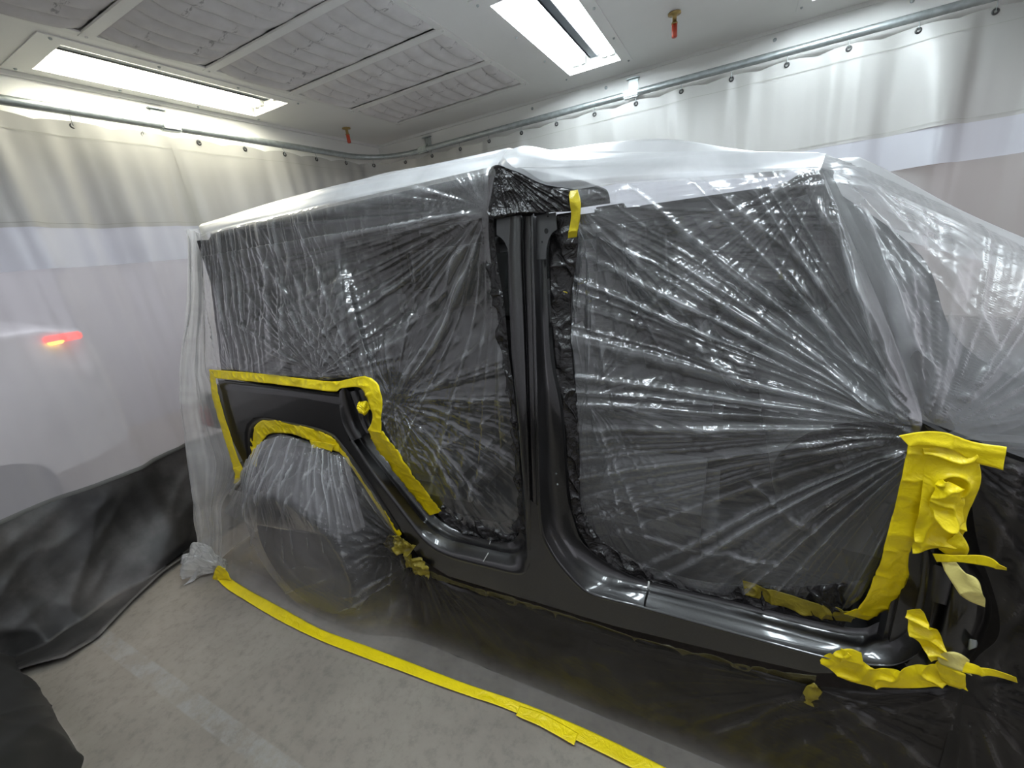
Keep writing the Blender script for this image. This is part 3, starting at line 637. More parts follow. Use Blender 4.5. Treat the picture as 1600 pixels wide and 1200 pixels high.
# middle pillar face with its pressed grooves
yb = [338, 405, 480, 560, 640, 720, 800, 860]
def col(xs): return list(zip(xs, yb))
GO = [.034, .034, .034, .032, .028, .020, .010, .004]
bp = [(col([796, 793, 796, 800, 808, 814, 821, 825]), .10), (col([796, 793, 796, 800, 808, 814, 821, 825]), .012), (col([798, 796, 799, 803, 811, 817, 823, 826]), .0),
      (col([812, 813, 816, 819, 822, 825, 828, 829]), -.002), (col([814, 815, 818, 821, 824, 827, 829, 830]), .006), ([(x, y, o) for (x, y), o in zip(col([816, 817, 820, 823, 825, 828, 830, 831]), GO)], 0), ([(x, y, o) for (x, y), o in zip(col([819, 819, 821, 824, 826, 829, 831, 832]), GO)], 0),
      (col([820, 820, 822, 825, 827, 830, 832, 833]), .008), (col([823, 823, 825, 827, 829, 831, 834, 836]), .001), (col([828, 829, 831, 833, 835, 837, 839, 842]), .001)]
loft('middle_pillar', bp, Pnt, car, 6)
# upper flange plates of the pillar with their holes
def plate(name, L, off):
    P = sides(L, off); bm = bmesh.new(); f = bm.faces.new([bm.verts.new(p) for p in P]); r = bmesh.ops.extrude_face_region(bm, geom=[f])
    bmesh.ops.translate(bm, verts=[v for v in r['geom'] if isinstance(v, bmesh.types.BMVert)], vec=(0, .004, 0)); bmesh.ops.triangulate(bm, faces=[q for q in bm.faces if len(q.verts) > 4])
    return bm_obj(name, bm, M['plate'], car)
M['plate'] = plain('grey_black_primer', (.022, .021, .022), .42, coat=.3)
plate('pillar_flange', [(776, 342), (814, 336), (814, 405), (795, 405), (793, 388), (788, 377), (782, 371), (776, 367)], .004)
plate('pillar_flange', [(838, 336), (868, 332), (870, 358), (862, 364), (857, 374), (854, 388), (853, 405), (838, 405)], .016)
def hole(px, py, r, off, sx=1.0):
    p = side(px, py, off); bm = bmesh.new(); bmesh.ops.create_circle(bm, cap_ends=True, segments=16, radius=r, matrix=Matrix.Translation(p) @ Matrix.Rotation(PI/2, 4, 'X') @ Matrix.Diagonal((sx, 1.25, 1, 1)))
    bm_obj('bolt_hole', bm, M['hole'], car)
hole(853.5, 361, .0062, .0145); hole(847, 378, .0026, .0145); hole(796, 383, .0026, .003); hole(856, 338, .0022, .0145)
for q in ((869, 740), (871, 757)):
    p = side(q[0], q[1], .080); bm = bmesh.new(); bmesh.ops.create_uvsphere(bm, u_segments=10, v_segments=6, radius=.0035, matrix=Matrix.Translation(p)); bm_obj('stud', bm, M['galv'], car, True)
# panel joint on the sill and chipped line on the dogleg
def joint(name, L, off, w, mat):
    P = sides(L, off); tube(name, catmull(P, 4), w, mat, car, 6)
joint('sill_joint', [(1006, 954), (1008, 940), (1012, 925)], .004, .0035, M['hole']); joint('sill_joint', [(1012.5, 920), (1014, 909)], .062, .003, M['bar_white'])
joint('sealer_bead', [(752, 884), (757, 874), (763, 864)], .004, .0018, M['bar_white']); joint('sealer_bead', [(765, 850), (766, 846)], .055, .002, M['bar_white'])
# hinge pillar and cowl side at the front of the opening
loft('hinge_pillar', [([(1430, 838), (1428, 880), (1421, 930), (1400, 985), (1385, 1030)], .07), ([(1442, 838), (1445, 880), (1440, 930), (1425, 985), (1410, 1035)], .02), ([(1462, 838), (1470, 880), (1468, 930), (1455, 985), (1440, 1040)], .03),
     ([(1475, 838), (1490, 870), (1490, 930), (1480, 985), (1470, 1040)], .0), ([(1490, 850), (1530, 900), (1545, 950), (1530, 1000), (1500, 1045)], .015), ([(1500, 840), (1540, 890), (1560, 960), (1540, 1010), (1510, 1050)], .08)], Pnt, car, 5, 2)
loft('hinge', [([(1456, 884), (1455, 905), (1452, 940)], .02), ([(1462, 882), (1461, 905), (1458, 940)], -.012), ([(1482, 890), (1484, 910), (1476, 945)], -.012), ([(1488, 892), (1489, 912), (1480, 947)], .02)], M['plate'], car, 4)
loft('hinge', [([(1513, 1000), (1512, 1008), (1511, 1014)], .01), ([(1516, 998), (1515, 1008), (1514, 1016)], -.01), ([(1524, 1000), (1526, 1006), (1524, 1012)], -.01), ([(1526, 1000), (1528, 1006), (1526, 1012)], .01)], M['galv'], car, 3)
# --- tub, floor pan, far side, firewall
XB = -2.27; XF = .42
box('floor_pan', (XB, D+.06, .44), (1.0, YF-.05, .48), M['interior'], car)
box('frame_rail', (-2.35, D+.28, .36), (1.85, D+.38, .46), M['dark_metal'], car, .01); box('frame_rail', (-2.35, YF-.38, .36), (1.85, YF-.28, .46), M['dark_metal'], car, .01)
box('far_side_panel', (XB, YF-.05, .42), (XF, YF, 1.22), M['interior'], car, .01)
for x0, x1 in ((XB, XB+.12), (-.72, -.55), ): box('far_pillar', (x0, YF-.12, 1.2), (x1, YF-.04, 1.85), M['interior'], car, .01)
box('far_roof_header', (XB, YF-.17, 1.80), (-1.0, YF-.12, 1.93), M['interior'], car)
box('far_roof_rail', (XB, YF-.18, 1.74), (.16, YF-.07, 1.82), M['interior'], car, .01)
gls = film_mat('dark_tinted_glass', haze=0, tint=(.02, .02, .02), rough=.02, strength=0, grazing=0, clear=(.20, .215, .22), mott=0)
box('far_window', (XB+.12, YF-.09, 1.2), (-.72, YF-.085, 1.76), gls, car); box('far_window', (-.55, YF-.09, 1.2), (.40, YF-.085, 1.76), gls, car)
box('tailgate', (XB-.04, D+.05, .5), (XB, YF-.05, 1.22), M['interior'], car, .01)
box('firewall', (.42, D+.04, .46), (.46, YF-.05, 1.20), M['interior'], car)
# --- hardtop shell (near side, roof and rear in one moulded piece)
def hardtop():
    xs = np.linspace(XB+.03, -.62, 30)
    prof = [(side_y(1.24)+.02, 1.235), (side_y(1.5)+.02, 1.5), (side_y(1.75)+.02, 1.75), (side_y(1.85)+.02, 1.86), (1.235, 1.895), (1.27, 1.915), (1.40, 1.925), (1.88, 1.935), (YF-.32, 1.925), (YF-.18, 1.91), (YF-.14, 1.86)]
    P = catmull(np.array([(0, y, z) for y, z in prof]), 4)
    G = np.repeat(P[None], len(xs), 0); G[..., 0] = xs[:, None]; k = np.clip((xs-xs[0])/.06, 0, 1); G[..., 2] -= ((1-k)**2*.03)[:, None]*np.clip((G[..., 2]-1.7)/.2, 0, 1)
    return grid_obj('hardtop', G, M['hardtop'], car, None, True, .012)
ht = hardtop()
# the rear door opening is cut out of the shell: shell only runs to the back edge of the opening below the roof rail
me = ht.data; bm = bmesh.new(); bm.from_mesh(me)
kill = [f for f in bm.faces if f.calc_center_median().x > -1.36 and f.calc_center_median().y < 1.6 and f.calc_center_median().z < 1.80]
bmesh.ops.delete(bm, geom=kill, context='FACES'); bm.to_mesh(me); bm.free()
box('hardtop_rear_wall', (XB+.02, 1.20, 1.22), (XB+.04, YF-.12, 1.89), M['hardtop'], car)
wq = [side(*p, .008) for p in ((345, 400), (520, 352), (530, 572), (350, 560))]
Gw = coons([wq[0], wq[1]], [wq[3], wq[2]], [wq[0], wq[3]], [wq[1], wq[2]], 20, 20)
grid_obj('quarter_window', Gw, M['interior'], car)
box('roll_bar', (-.74, 1.26, 1.68), (-.66, YF-.18, 1.76), M['interior'], car, .03)
# --- windshield frame
hn, hf = Vector((.17, 1.285, 1.765)), Vector((.17, YF-.18, 1.765)); bn, bf = Vector((.42, 1.15, 1.20)), Vector((.42, YF-.07, 1.20))
bm = bmesh.new()
add_tube(bm, [bn, hn], [.034, .028], 10); add_tube(bm, [bf, hf], [.034, .028], 10); add_tube(bm, [hn+Vector((0, -.02, 0)), hf+Vector((0, .02, 0))], .03, 10)
bm_obj('windshield_frame', bm, M['interior'], car, True)
pydata('windshield', [hn, hf, bf, bn], [(0, 1, 2, 3)], gls, car)
# --- dashboard, steering wheel
loft_d = []
for y in np.linspace(D+.12, YF-.12, 12): loft_d.append(catmull(np.array([(.42, y, 1.19), (.30, y, 1.19), (.20, y, 1.15), (.13, y, 1.05), (.16, y, .90), (.26, y, .82), (.40, y, .80)]), 4))
grid_obj('dashboard', np.array(loft_d), M['interior'], car)
bm = bmesh.new(); Ms = Matrix.Translation((-.02, YF-.42, 1.05)) @ Matrix.Rotation(math.radians(65), 4, 'Y')
ring = [Ms @ Vector((.185*math.cos(a), .185*math.sin(a), 0)) for a in np.linspace(0, 2*PI, 33)]
add_tube(bm, ring, .015, 8, False); add_tube(bm, [Ms @ Vector((0, 0, 0)), Ms @ Vector((0, 0, .25))], .04, 10)
for a in (0, 2.1, 4.2): add_tube(bm, [Ms @ Vector((0, 0, 0)), Ms @ Vector((.18*math.cos(a), .18*math.sin(a), 0))], .014, 6)
bm_obj('steering_wheel', bm, M['interior'], car, True)
# --- seats
def seat(x, y, w, name='seat'):
    e = box(name, (x, y-w/2, .62), (x+.50, y+w/2, .78), M['seat'], car, .05)
    Bk = []
    for t in np.linspace(0, 1, 8):
        z = .74+.62*t; xx = x+.05-.16*t; ww = w/2*(1-.15*t**2); Bk.append([(xx-.05, y-ww, z), (xx-.06, y, z), (xx-.05, y+ww, z), (xx+.06, y+ww, z), (xx+.04, y, z), (xx+.06, y-ww, z), (xx-.05, y-ww, z)])
    grid_obj('seat_back', np.array(Bk), M['seat'], car)
    box('headrest', (x-.17, y-.14, 1.38), (x-.07, y+.14, 1.56), M['seat'], car, .04)
seat(-.50, 1.48, .50); seat(-.50, 2.28, .50); seat(-1.45, 1.88, 1.25, 'rear_bench')
box('console', (-.55, 1.80, .5), (.25, 1.96, .84), M['interior'], car, .02)
# --- hood, fenders, grille end
def hood():
    V = []
    for x in np.linspace(.44, 1.72, 12):
        t = (x-.44)/1.28; w = .76-.20*t; z = 1.20-.06*t; V.append(catmull(np.array([(x, 1.88-w, z-.16), (x, 1.88-w+.01, z-.03), (x, 1.88-w+.06, z+.0), (x, 1.88-.3, z+.035), (x, 1.88+.3, z+.035), (x, 1.88+w-.06, z), (x, 1.88+w-.01, z-.03), (x, 1.88+w, z-.16)]), 3))
    return grid_obj('hood', np.array(V), Pnt, car)
hood()
box('cowl_side', (.40, D+.03, .50), (.62, D+.09, 1.20), Pnt, car, .01); box('fender', (.60, D-.06, .86), (1.75, D+.38, .93), M['interior'], car, .03); box('inner_fender', (.60, D+.30, .5), (1.72, D+.33, 1.10), M['interior'], car)
box('grille_panel', (1.70, D+.22, .62), (1.76, YF-.22, 1.14), Pnt, car, .02); box('front_bumper', (1.80, D-.02, .52), (1.98, YF+.02, .70), M['interior'], car, .03)
box('rear_bumper', (-2.60, D+.0, .52), (-2.33, YF-.0, .66), M['interior'], car, .035)
# --- tail lamp
bm = bmesh.new(); tl0 = at_y(333, 640, D+.10); add_box(bm, (tl0[0]-.07, D+.04, tl0[2]-.10), (tl0[0]+.09, D+.17, tl0[2]+.10), .03); tlo = bm_obj('tail_lamp', bm, M['interior'], car)
bm = bmesh.new(); add_box(bm, (tl0[0]-.02, D+.032, tl0[2]-.075), (tl0[0]+.07, D+.06, tl0[2]+.06), .01); bm_obj('lens', bm, M['redlens'], tlo)
# --- wheels
def wheel(x, y0, sgn, r=.37):
    w = .24; bm = bmesh.new(); Mx = Matrix.Translation((x, y0, r)) @ Matrix.Rotation(PI/2*(1 if sgn < 0 else -1), 4, 'X')
    add_lathe(bm, [(.21, -.01), (.22, .0), (r-.05, .0), (r-.015, -.02), (r, -.05), (r, -w+.05), (r-.015, -w+.02), (r-.05, -w), (.21, -w)], Mx, 48)
    t = bm_obj('tyre', bm, M['rubber'], car, True)
    bm = bmesh.new(); add_lathe(bm, [(.225, -.003), (.222, -.010), (.19, -.014), (.17, -.010), (.08, -.010), (.07, -.004), (.0, -.003)], Mx, 40); bm_obj('wheel_cover', bm, M['cover_grey'], t, True)
    return t
wheel(-1.81, .955, -1); wheel(1.36, 1.06, -1)
for x in (-1.81, 1.36): wheel(x, 2.80, 1)

# ================================================================== MASKING FILM
film_a = empty('masking_film', (-1.5, 1.0, 0), 'clear plastic masking film pulled tight over the hardtop and rear door opening', 'masking film')
film_b = empty('masking_film', (.3, 1.0, 0), 'clear plastic masking film stretched over the front cabin and windshield', 'masking film')
film_c = empty('masking_film', (-.8, 1.0, 0), 'clear plastic masking film hanging from the sill and wheel arch to the floor', 'masking film')
film_d = empty('masking_film', (-2.6, 1.5, 0), 'loose milky plastic film draped down the tail of the car', 'masking film')
def blur(h, k):
    for ax in (0, 1):
        c = np.cumsum(np.pad(h, [(k+1, k) if a == ax else (0, 0) for a in (0, 1)], mode='edge'), axis=ax); n = h.shape[ax]
        h = (np.take(c, np.arange(2*k+1, 2*k+1+n), axis=ax)-np.take(c, np.arange(0, n), axis=ax))/(2*k+1)
    return h
def sheet(name, G, mat, parent, disp=None, pin=True, w=6, uv=None):
    nu, nv = G.shape[:2]; n = normals(G)
    ref = CAM - G.reshape(-1, 3).mean(0)
    if (n.reshape(-1, 3).mean(0) @ ref) < 0: n = -n
    S, T = G[..., 0], G[..., 2]; cr = None
    if disp is not None:
        h = disp(S, T, G); cr = np.clip((h-blur(h, 9))/.009, 0, 1)
        if pin: h = h*edge_mask(nu, nv, w)
        G = G + n*h[..., None]
    du = np.linalg.norm(np.diff(G, axis=0, prepend=G[:1]), axis=2).cumsum(0); dv = np.linalg.norm(np.diff(G, axis=1, prepend=G[:, :1]), axis=2).cumsum(1)
    o = grid_obj(name, G, mat, parent, np.stack([S, T], 2) if uv is None else uv)
    if cr is not None:
        a = o.data.attributes.new('crease', 'FLOAT', 'POINT'); a.data.foreach_set('value', cr.reshape(-1).astype(np.float32))
    return o
def XZ(px, py, off=0): p = side(px, py, off); return float(p[0]), float(p[2])
def pin(px, py, A, k, R, seed, off=0): x, z = XZ(px, py, off); return (x, z, A, k, R, seed)
OFF = -.014
# --- side sheet over the hardtop and rear door opening
def rail3(L): return np.array([side(x, y, o) for x, y, o in L])
S1_top = rail3([(314, 366, OFF), (420, 340, OFF), (560, 306, OFF), (700, 275, OFF), (778, 258, OFF)])
S1_right = rail3([(778, 258, OFF), (764, 330, .01), (766, 400, .05), (778, 470, .09), (792, 560, .10), (803, 640, .10), (812, 740, .10), (818, 830, .10)])
S1_left = rail3([(314, 366, OFF), (318, 470, OFF), (322, 574, OFF)])
S1_bot = rail3([(322, 574, OFF), (420, 588, OFF), (500, 594, OFF), (540, 590, OFF), (575, 596, OFF), (596, 625, .0), (600, 665, .03), (628, 715, .05), (655, 755, .06), (684, 800, .09), (716, 826, .10), (770, 842, .10), (805, 838, .10), (818, 830, .10)])
def smooth3(L, k=8): return catmull(L, k)
def build_side():
    G = coons(smooth3(S1_top), smooth3(S1_bot), smooth3(S1_left), smooth3(S1_right), 300, 460)
    p1 = pin(760, 325, .018, 14, 1.2, 101); p2 = pin(503, 586, .016, 11, .42, 103); p3 = pin(596, 640, .020, 9, .7, 105); p4 = pin(600, 690, .008, 12, .4, 131); p5 = pin(520, 590, .008, 14, .3, 133); p6 = pin(372, 586, .006, 12, .28, 135)
    def d(S, T, G):
        h = pinch_folds(S, T, [p1, p2, p3, p4, p5, p6])
        h += line_folds(S, T, [(756, 334, 598, 634, .012, .020), (752, 338, 640, 560, .010, .014), (750, 345, 585, 560, .016, .012), (745, 350, 560, 470, .014, .010), (752, 330, 600, 350, .012, .010), (750, 328, 560, 400, .018, .010),
             (502, 582, 470, 430, .010, .012), (500, 582, 430, 420, .010, .013), (498, 582, 398, 440, .009, .010), (494, 582, 360, 500, .010, .009), (505, 580, 545, 500, .008, .009), (503, 578, 520, 470, .008, .008),
             (372, 572, 362, 400, .008, .010), (352, 575, 345, 380, .007, .010), (335, 575, 330, 390, .007, .009), (392, 575, 396, 450, .007, .008), (410, 560, 425, 380, .010, .010), (440, 540, 455, 370, .012, .010),
             (600, 680, 700, 560, .008, .008), (602, 685, 740, 640, .007, .006), (640, 740, 760, 660, .008, .006), (705, 820, 745, 700, .01, .008)], OFF)
        # hanging pleats at the rear
        left = np.clip((-1.25-S)/.6, 0, 1)
        h += left*(.010*ridge(n1(S*26+1.2*n2(S*3, T*3, 110), 107), 3)+.005*ridge(n1(S*60+n2(S*5, T*4, 112), 108), 2))*np.clip((T-1.22)*5, .3, 1)
        h += .006*n2(S*5, T*5, 109) + .003*n2(S*16, T*12, 111)
        mid = np.exp(-((S+1.05)/.5)**2)
        h += mid*.0016*n2(S*60, T*30, 113)
        # sags into the open doorway
        dx = np.clip((S+1.32)/.25, 0, 1)*np.clip((-.62-S)/.12, 0, 1)
        h -= .035*dx*np.clip((1.8-T)/.3, 0, 1)*np.clip((T-.75)/.3, 0, 1)
        return h
    return sheet('side_sheet', G, M['film_rear'], film_a, d)
build_side()
# --- roof ledge: the film stands off the roof edge and folds over the top
def pt(x, y, z): return np.array([x, y, z])
rA, rB = side(314, 366, OFF), side(778, 258, OFF)
ridgeA, ridgeB = at_y(314, 350, 1.31), at_y(790, 232, 1.31)
ridge_mid = at_y(480, 301, 1.32)
near = np.linspace(rA, rB, 5); rdg = catmull(np.array([ridgeA, ridge_mid, ridgeB]), 6)
far = np.linspace(pt(XB, YF-.1, 1.93), pt(-.62, YF-.1, 1.96), 5)
G = coons(near, rdg, np.array([rA, (rA+ridgeA)/2+pt(-.0, -.005, .012), ridgeA]), np.array([rB, (rB+ridgeB)/2, ridgeB]), 60, 300)
sheet('roof_edge_sheet', G, M['film_roof'], film_a, lambda S, T, G: .006*n2(S*3, T*8, 120)+.004*n2(S*2+G[..., 1]*20, G[..., 1]*30, 122))
G = coons(rdg, far, np.array([ridgeA, pt(XB-.02, 1.9, 1.97), far[0]]), np.array([ridgeB, pt(-.63, 1.9, 2.0), far[-1]]), 60, 200)
sheet('roof_sheet', G, M['film_roof'], film_a, lambda S, T, G: .010*n2(S*4, G[..., 1]*4, 123)-.03)
# --- cabin sheet
PC = [(893, 296, -.01), (903, 345, .02), (893, 400, .09), (893, 500, .11), (899, 600, .11), (903, 700, .11), (903, 780, .11), (912, 822, .11)]
S2_left = rail3(PC)
S2_top = rail3([(893, 296, -.01), (960, 287, -.01), (1050, 280, -.01), (1150, 272, -.01), (1283, 262, -.01)])
S2_bot = rail3([(912, 822, .11), (926, 850, .11), (960, 876, .11), (1013, 902, .10), (1080, 918, .08), (1154, 934, .09), (1249, 958, .10), (1305, 960, .09), (1345, 935, .05)])
S2_right = rail3([(1283, 262, -.01), (1330, 372, -.015), (1385, 500, -.02), (1438, 640, -.02), (1432, 690, -.02), (1408, 780, .0), (1383, 850, .02), (1362, 905, .04), (1345, 935, .05)])
def build_cabin():
    G = coons(smooth3(S2_top), smooth3(S2_bot), smooth3(S2_left), smooth3(S2_right), 420, 400)
    p1 = pin(1452, 672, .032, 12, 1.3, 201); p2 = pin(906, 320, .012, 12, .55, 203); p3 = pin(1286, 264, .012, 13, .45, 205); p4 = pin(900, 640, .010, 9, .4, 231); p5 = pin(905, 800, .010, 10, .4, 233); p6 = pin(1345, 945, .008, 10, .35, 235)
    def d(S, T, G):
        h = pinch_folds(S, T, [p1, p2, p3, p4, p5, p6])
        h += line_folds(S, T, [(1440, 668, 1280, 274, .010, .018), (1444, 668, 1265, 290, .012, .020), (1446, 670, 1200, 400, .012, .020), (1446, 670, 1130, 440, .014, .018), (1440, 670, 1010, 410, .020, .022), (1442, 672, 1060, 380, .016, .018),
             (1440, 672, 980, 520, .016, .014), (1436, 675, 960, 600, .016, .012), (1432, 680, 1060, 690, .010, .012), (1430, 686, 1150, 740, .010, .010), (1428, 690, 1290, 745, .010, .016), (960, 350, 1180, 640, .028, .022), (1000, 330, 1260, 620, .026, .020), (1060, 320, 1330, 560, .022, .014),
             (908, 650, 1010, 880, .012, .014), (905, 640, 960, 840, .010, .012), (900, 420, 930, 620, .012, .010), (906, 330, 1000, 380, .010, .008), (940, 860, 1340, 925, .008, .010), (1150, 760, 1345, 900, .010, .008)], .0)
        band = np.clip((T-1.05)/.3, 0, 1)*np.clip((1.95-T)/.2, 0, 1)
        h += band*(.016*ridge(n1((S*.75+T*.66)*9+.6*n2(S*2, T*2, 206), 207), 2.5))*np.clip((.35-S)/.3, 0, 1)
        h += .010*n2(S*3.5, T*3.5, 208)
        # many short cross wrinkles, nearly level, slightly falling to the right
        w = S*.12+T
        h += .0012*ridge(n2(S*7+3*n2(S*3, T*5, 213), w*75, 209), 3)*np.clip(n2(S*5, T*5, 210)+.55, 0, 1)*np.clip((1.82-T)/.06, .2, 1)
        h += .0005*ridge(n2(S*16, w*90, 211), 2)
        h += .003*ridge(n1((w)*30+n2(S*1.5, T*2, 214)*.8, 215), 3)*np.clip((T-1.60)/.1, 0, 1)
        h -= .03*np.sin(np.clip((S+.5)/.85, 0, 1)*PI)*np.sin(np.clip((T-.6)/1.1, 0, 1)*PI)
        return h
    return sheet('cabin_sheet', G, M['film_front'], film_b, d)
build_cabin()
# --- film bridging the missing roof panels, from the hardtop corner to the windshield corner
hc = at_y(1290, 240, 1.27); nB = side(893, 296, -.01); nH = side(1283, 262, -.01)
corner = side(778, 258, OFF)
front_top = catmull(np.array([ridgeB, at_y(880, 235, 1.30), at_y(1000, 237, 1.29), at_y(1150, 238, 1.28), hc]), 8)
G = coons(front_top, catmull(np.array([rail3([(900, 296, -.01)])[0], *S2_top[1:]]), 8), catmull(np.array([ridgeB, side(782, 256, -.02), side(812, 270, -.026), side(850, 288, -.026), rail3([(900, 296, -.01)])[0]]), 6), np.array([hc, (hc+nH)/2, nH]), 70, 320)
sheet('roof_bridge_sheet', G, M['film_roof2'] if 'film_roof2' in M else M['film_roof'], film_b, lambda S, T, G: .008*n2(S*2.2, G[..., 1]*12+T*9, 140)+.004*ridge(n1((T+S*.12)*40+n2(S*2, T*3, 141), 142), 2)+.02*n2(S*9, T*9, 143)*np.clip((-.25-S)/.2, 0, 1))
G = coons(front_top, np.linspace(pt(-.62, YF-.1, 1.96), pt(.17, YF-.15, 1.86), 8), np.array([ridgeB, pt(-.62, 1.9, 1.96), pt(-.62, YF-.1, 1.96)]), np.array([hc, pt(.17, 1.9, 1.83), pt(.17, YF-.15, 1.86)]), 60, 160)
sheet('open_roof_sheet', G, M['film_roof'], film_b, lambda S, T, G: .008*n2(S*5, G[..., 1]*5, 144)-.04*np.sin(np.clip((S+.62)/.8, 0, 1)*PI))
# --- dark folded film dropping from the hardtop corner on to the pillar head
PH_top = [(764, 262, -.006), (780, 258, -.02), (812, 272, -.022), (850, 290, -.022), (893, 296, -.02)]
PH_bot = [(760, 330, .01), (772, 342, .0), (800, 336, -.004), (840, 333, -.004), (895, 330, .0)]
G = coons(smooth3(rail3(PH_top)), smooth3(rail3(PH_bot)), np.array([side(764, 262, -.006), side(760, 330, .01)]), np.array([side(893, 296, -.02), side(895, 330, 0)]), 70, 160)
pp = pin(781, 257, .016, 16, .35, 151)
sheet('pillar_head_film', G, M['film_black'], film_a, lambda S, T, G: pinch_folds(S, T, [pp])+.012*n2(S*22, T*22, 152)+.006*ridge(n2(S*40, T*30, 153), 2), w=3)
# crumpled gutters of oversprayed film between the frame flanges and the sheets
def crumple(name, A, B, nu, nv, amp, seed, mat=None, parent=None, f=26):
    """A, B: lists of (px, py, offset) for the two long edges"""
    a, b = smooth3(rail3(A)), smooth3(rail3(B)); G = coons(a, b, np.array([a[0], b[0]]), np.array([a[-1], b[-1]]), nu, nv)
    return sheet(name, G, mat or M['film_black'], parent or film_a, lambda S, T, G: amp*.7*n2(S*f*.55, T*f*.55+G[..., 1]*f*.5, seed)+amp*.9*ridge(n2(S*f*.9+T*9, T*f*.7, seed+1), 4)+amp*.15*n2(S*f*3, T*f*3, seed+2), w=2)
crumple('gutter_film', [(771, 340, .02), (776, 400, .05), (788, 480, .06), (796, 560, .06), (806, 640, .06), (812, 720, .06), (818, 800, .06), (822, 836, .06)],
        [(752, 330, .02), (760, 400, .06), (774, 470, .09), (786, 560, .10), (798, 640, .10), (806, 740, .10), (812, 800, .10), (800, 826, .10)], 24, 300, .014, 301)
crumple('gutter_film', [(870, 335, .02), (858, 385, .05), (860, 470, .07), (866, 560, .08), (880, 640, .085), (886, 720, .085), (892, 790, .085), (905, 833, .085)],
        [(902, 330, .02), (903, 385, .05), (893, 470, .09), (896, 560, .10), (903, 640, .10), (906, 720, .10), (908, 790, .10), (925, 838, .10)], 24, 300, .012, 303, parent=film_b)
crumple('gutter_film', [(684, 803, .08), (700, 819, .085), (722, 832, .085), (750, 842, .085), (785, 847, .085), (806, 840, .085), (818, 820, .085)],
        [(692, 784, .10), (712, 800, .11), (735, 806, .11), (760, 812, .11), (785, 815, .11), (800, 805, .11), (806, 785, .11)], 30, 200, .020, 305)
crumple('gutter_film', [(903, 826, .085), (921, 858, .085), (945, 877, .085), (980, 896, .085), (1013, 908, .085), (1090, 926, .085), (1160, 943, .085), (1250, 965, .085), (1318, 980, .085)],
        [(912, 800, .11), (935, 838, .11), (965, 860, .11), (1000, 878, .11), (1040, 893, .11), (1100, 908, .11), (1160, 912, .10), (1250, 916, .09), (1350, 906, .06)], 30, 420, .014, 307, parent=film_b)
# --- windshield / hood sheet, tented from the header corner to the nose
def ray_pt(px, py, Y): return at_y(px, py, Y)
crest = catmull(np.array([hc, at_y(1450, 312, 1.37), at_y(1600, 385, 1.47), pt(1.00, 1.68, 1.33), pt(1.62, 1.88, 1.14)]), 10)
belt = catmull(np.array([side(1438, 655, -.02), pt(.62, 1.07, 1.16), pt(1.0, 1.05, 1.08), pt(1.75, 1.05, .98)]), 10)
A_line = np.array([nH, *rail3([(1330, 372, -.015), (1385, 500, -.02), (1438, 655, -.02)])])
G = coons(crest, belt, np.array([hc, *A_line]), np.array([crest[-1], pt(1.76, 1.5, 1.06), belt[-1]]), 260, 320)
pw1 = pin(1452, 672, .014, 11, .45, 401); pw2 = (float(nH[0]), float(nH[2]), .008, 13, .5, 403)
M['film_wind'] = film_mat('film_over_windshield', haze=.14, rough=.3, fscale=(10, 110), ang=.15, strength=.35, grazing=.3, mott=.3)
sheet('windshield_sheet', G, M['film_wind'], film_b, lambda S, T, G: line_folds(S, T, [(1456, 668, 1300, 268, .012, .010), (1456, 668, 1330, 300, .012, .016), (1462, 668, 1400, 380, .014, .012), (1292, 262, 1600, 560, .02, .014), (1292, 258, 1600, 450, .016, .012), (1470, 672, 1560, 560, .014, .01)], -.02)+pinch_folds(S, T, [pw1, pw2])+.008*n2(S*4, T*4, 405)+.0008*ridge(n2(S*8, T*70, 406), 3))
farc = catmull(np.array([pt(.17, YF-.15, 1.82), pt(.6, 2.45, 1.55), pt(1.62, 2.2, 1.12)]), 8)
G = coons(crest, farc, np.array([hc, pt(.17, 1.9, 1.80), farc[0]]), np.array([crest[-1], pt(1.66, 2.0, 1.14), farc[-1]]), 80, 120)
sheet('windshield_sheet', G, M['film_roof'], film_b, lambda S, T, G: .008*n2(S*4, G[..., 1]*4, 407)-.03)
# black cover over the cowl and hood side behind the film
ck = [at_y(1294, 290, 1.28), at_y(1440, 400, 1.34), at_y(1530, 560, 1.36), pt(1.0, 1.36, 1.08)]
ckb = [side(1300, 306, .05), side(1385, 500, .05), side(1440, 660, .03), pt(1.0, 1.14, .98)]
G = coons(smooth3(np.array(ck)), smooth3(np.array(ckb)), np.array([ck[0], ckb[0]]), np.array([ck[-1], ckb[-1]]), 60, 160)
M['cover'] = plain('black_cover_sheet', (.016, .0155, .016), .6)
cv = sheet('cowl_cover', G, M['cover'], None, lambda S, T, G: .006*n2(S*6, T*6, 408)); tag(cv, 'black cover sheet under the film, running from the windshield corner to the hood', 'cover')
# --- front fender sheet down to the floor
GF = 1.01
fe = [side(1444, 665, -.03), side(1505, 735, -.03), side(1528, 850, -.02), side(1562, 985, -.01), side(1505, 1066, .0), at_z(1330, 1290, .0)]
fe[-1] = pt(fe[4][0]-.02, GF, .008)
bott = catmull(np.array([fe[-1], pt(.9, GF-.03, .008), pt(1.36, .92, .008), pt(1.8, .95, .008)]), 8)
G = coons(belt, bott, smooth3(np.array(fe)), np.array([belt[-1], pt(1.85, 1.0, .5), bott[-1]]), 220, 240)
pf = [pin(1500, 735, .014, 12, .5, 411), pin(1562, 985, .014, 12, .5, 413), pin(1505, 1070, .02, 11, .6, 415), pin(1460, 672, .012, 11, .5, 417)]
sheet('fender_sheet', G, M['film_skirt'], film_c, lambda S, T, G: pinch_folds(S, T, pf)+.006*n2(S*5, T*5, 418)+.0006*ridge(n2(S*9+T*3, T*60, 419), 3))
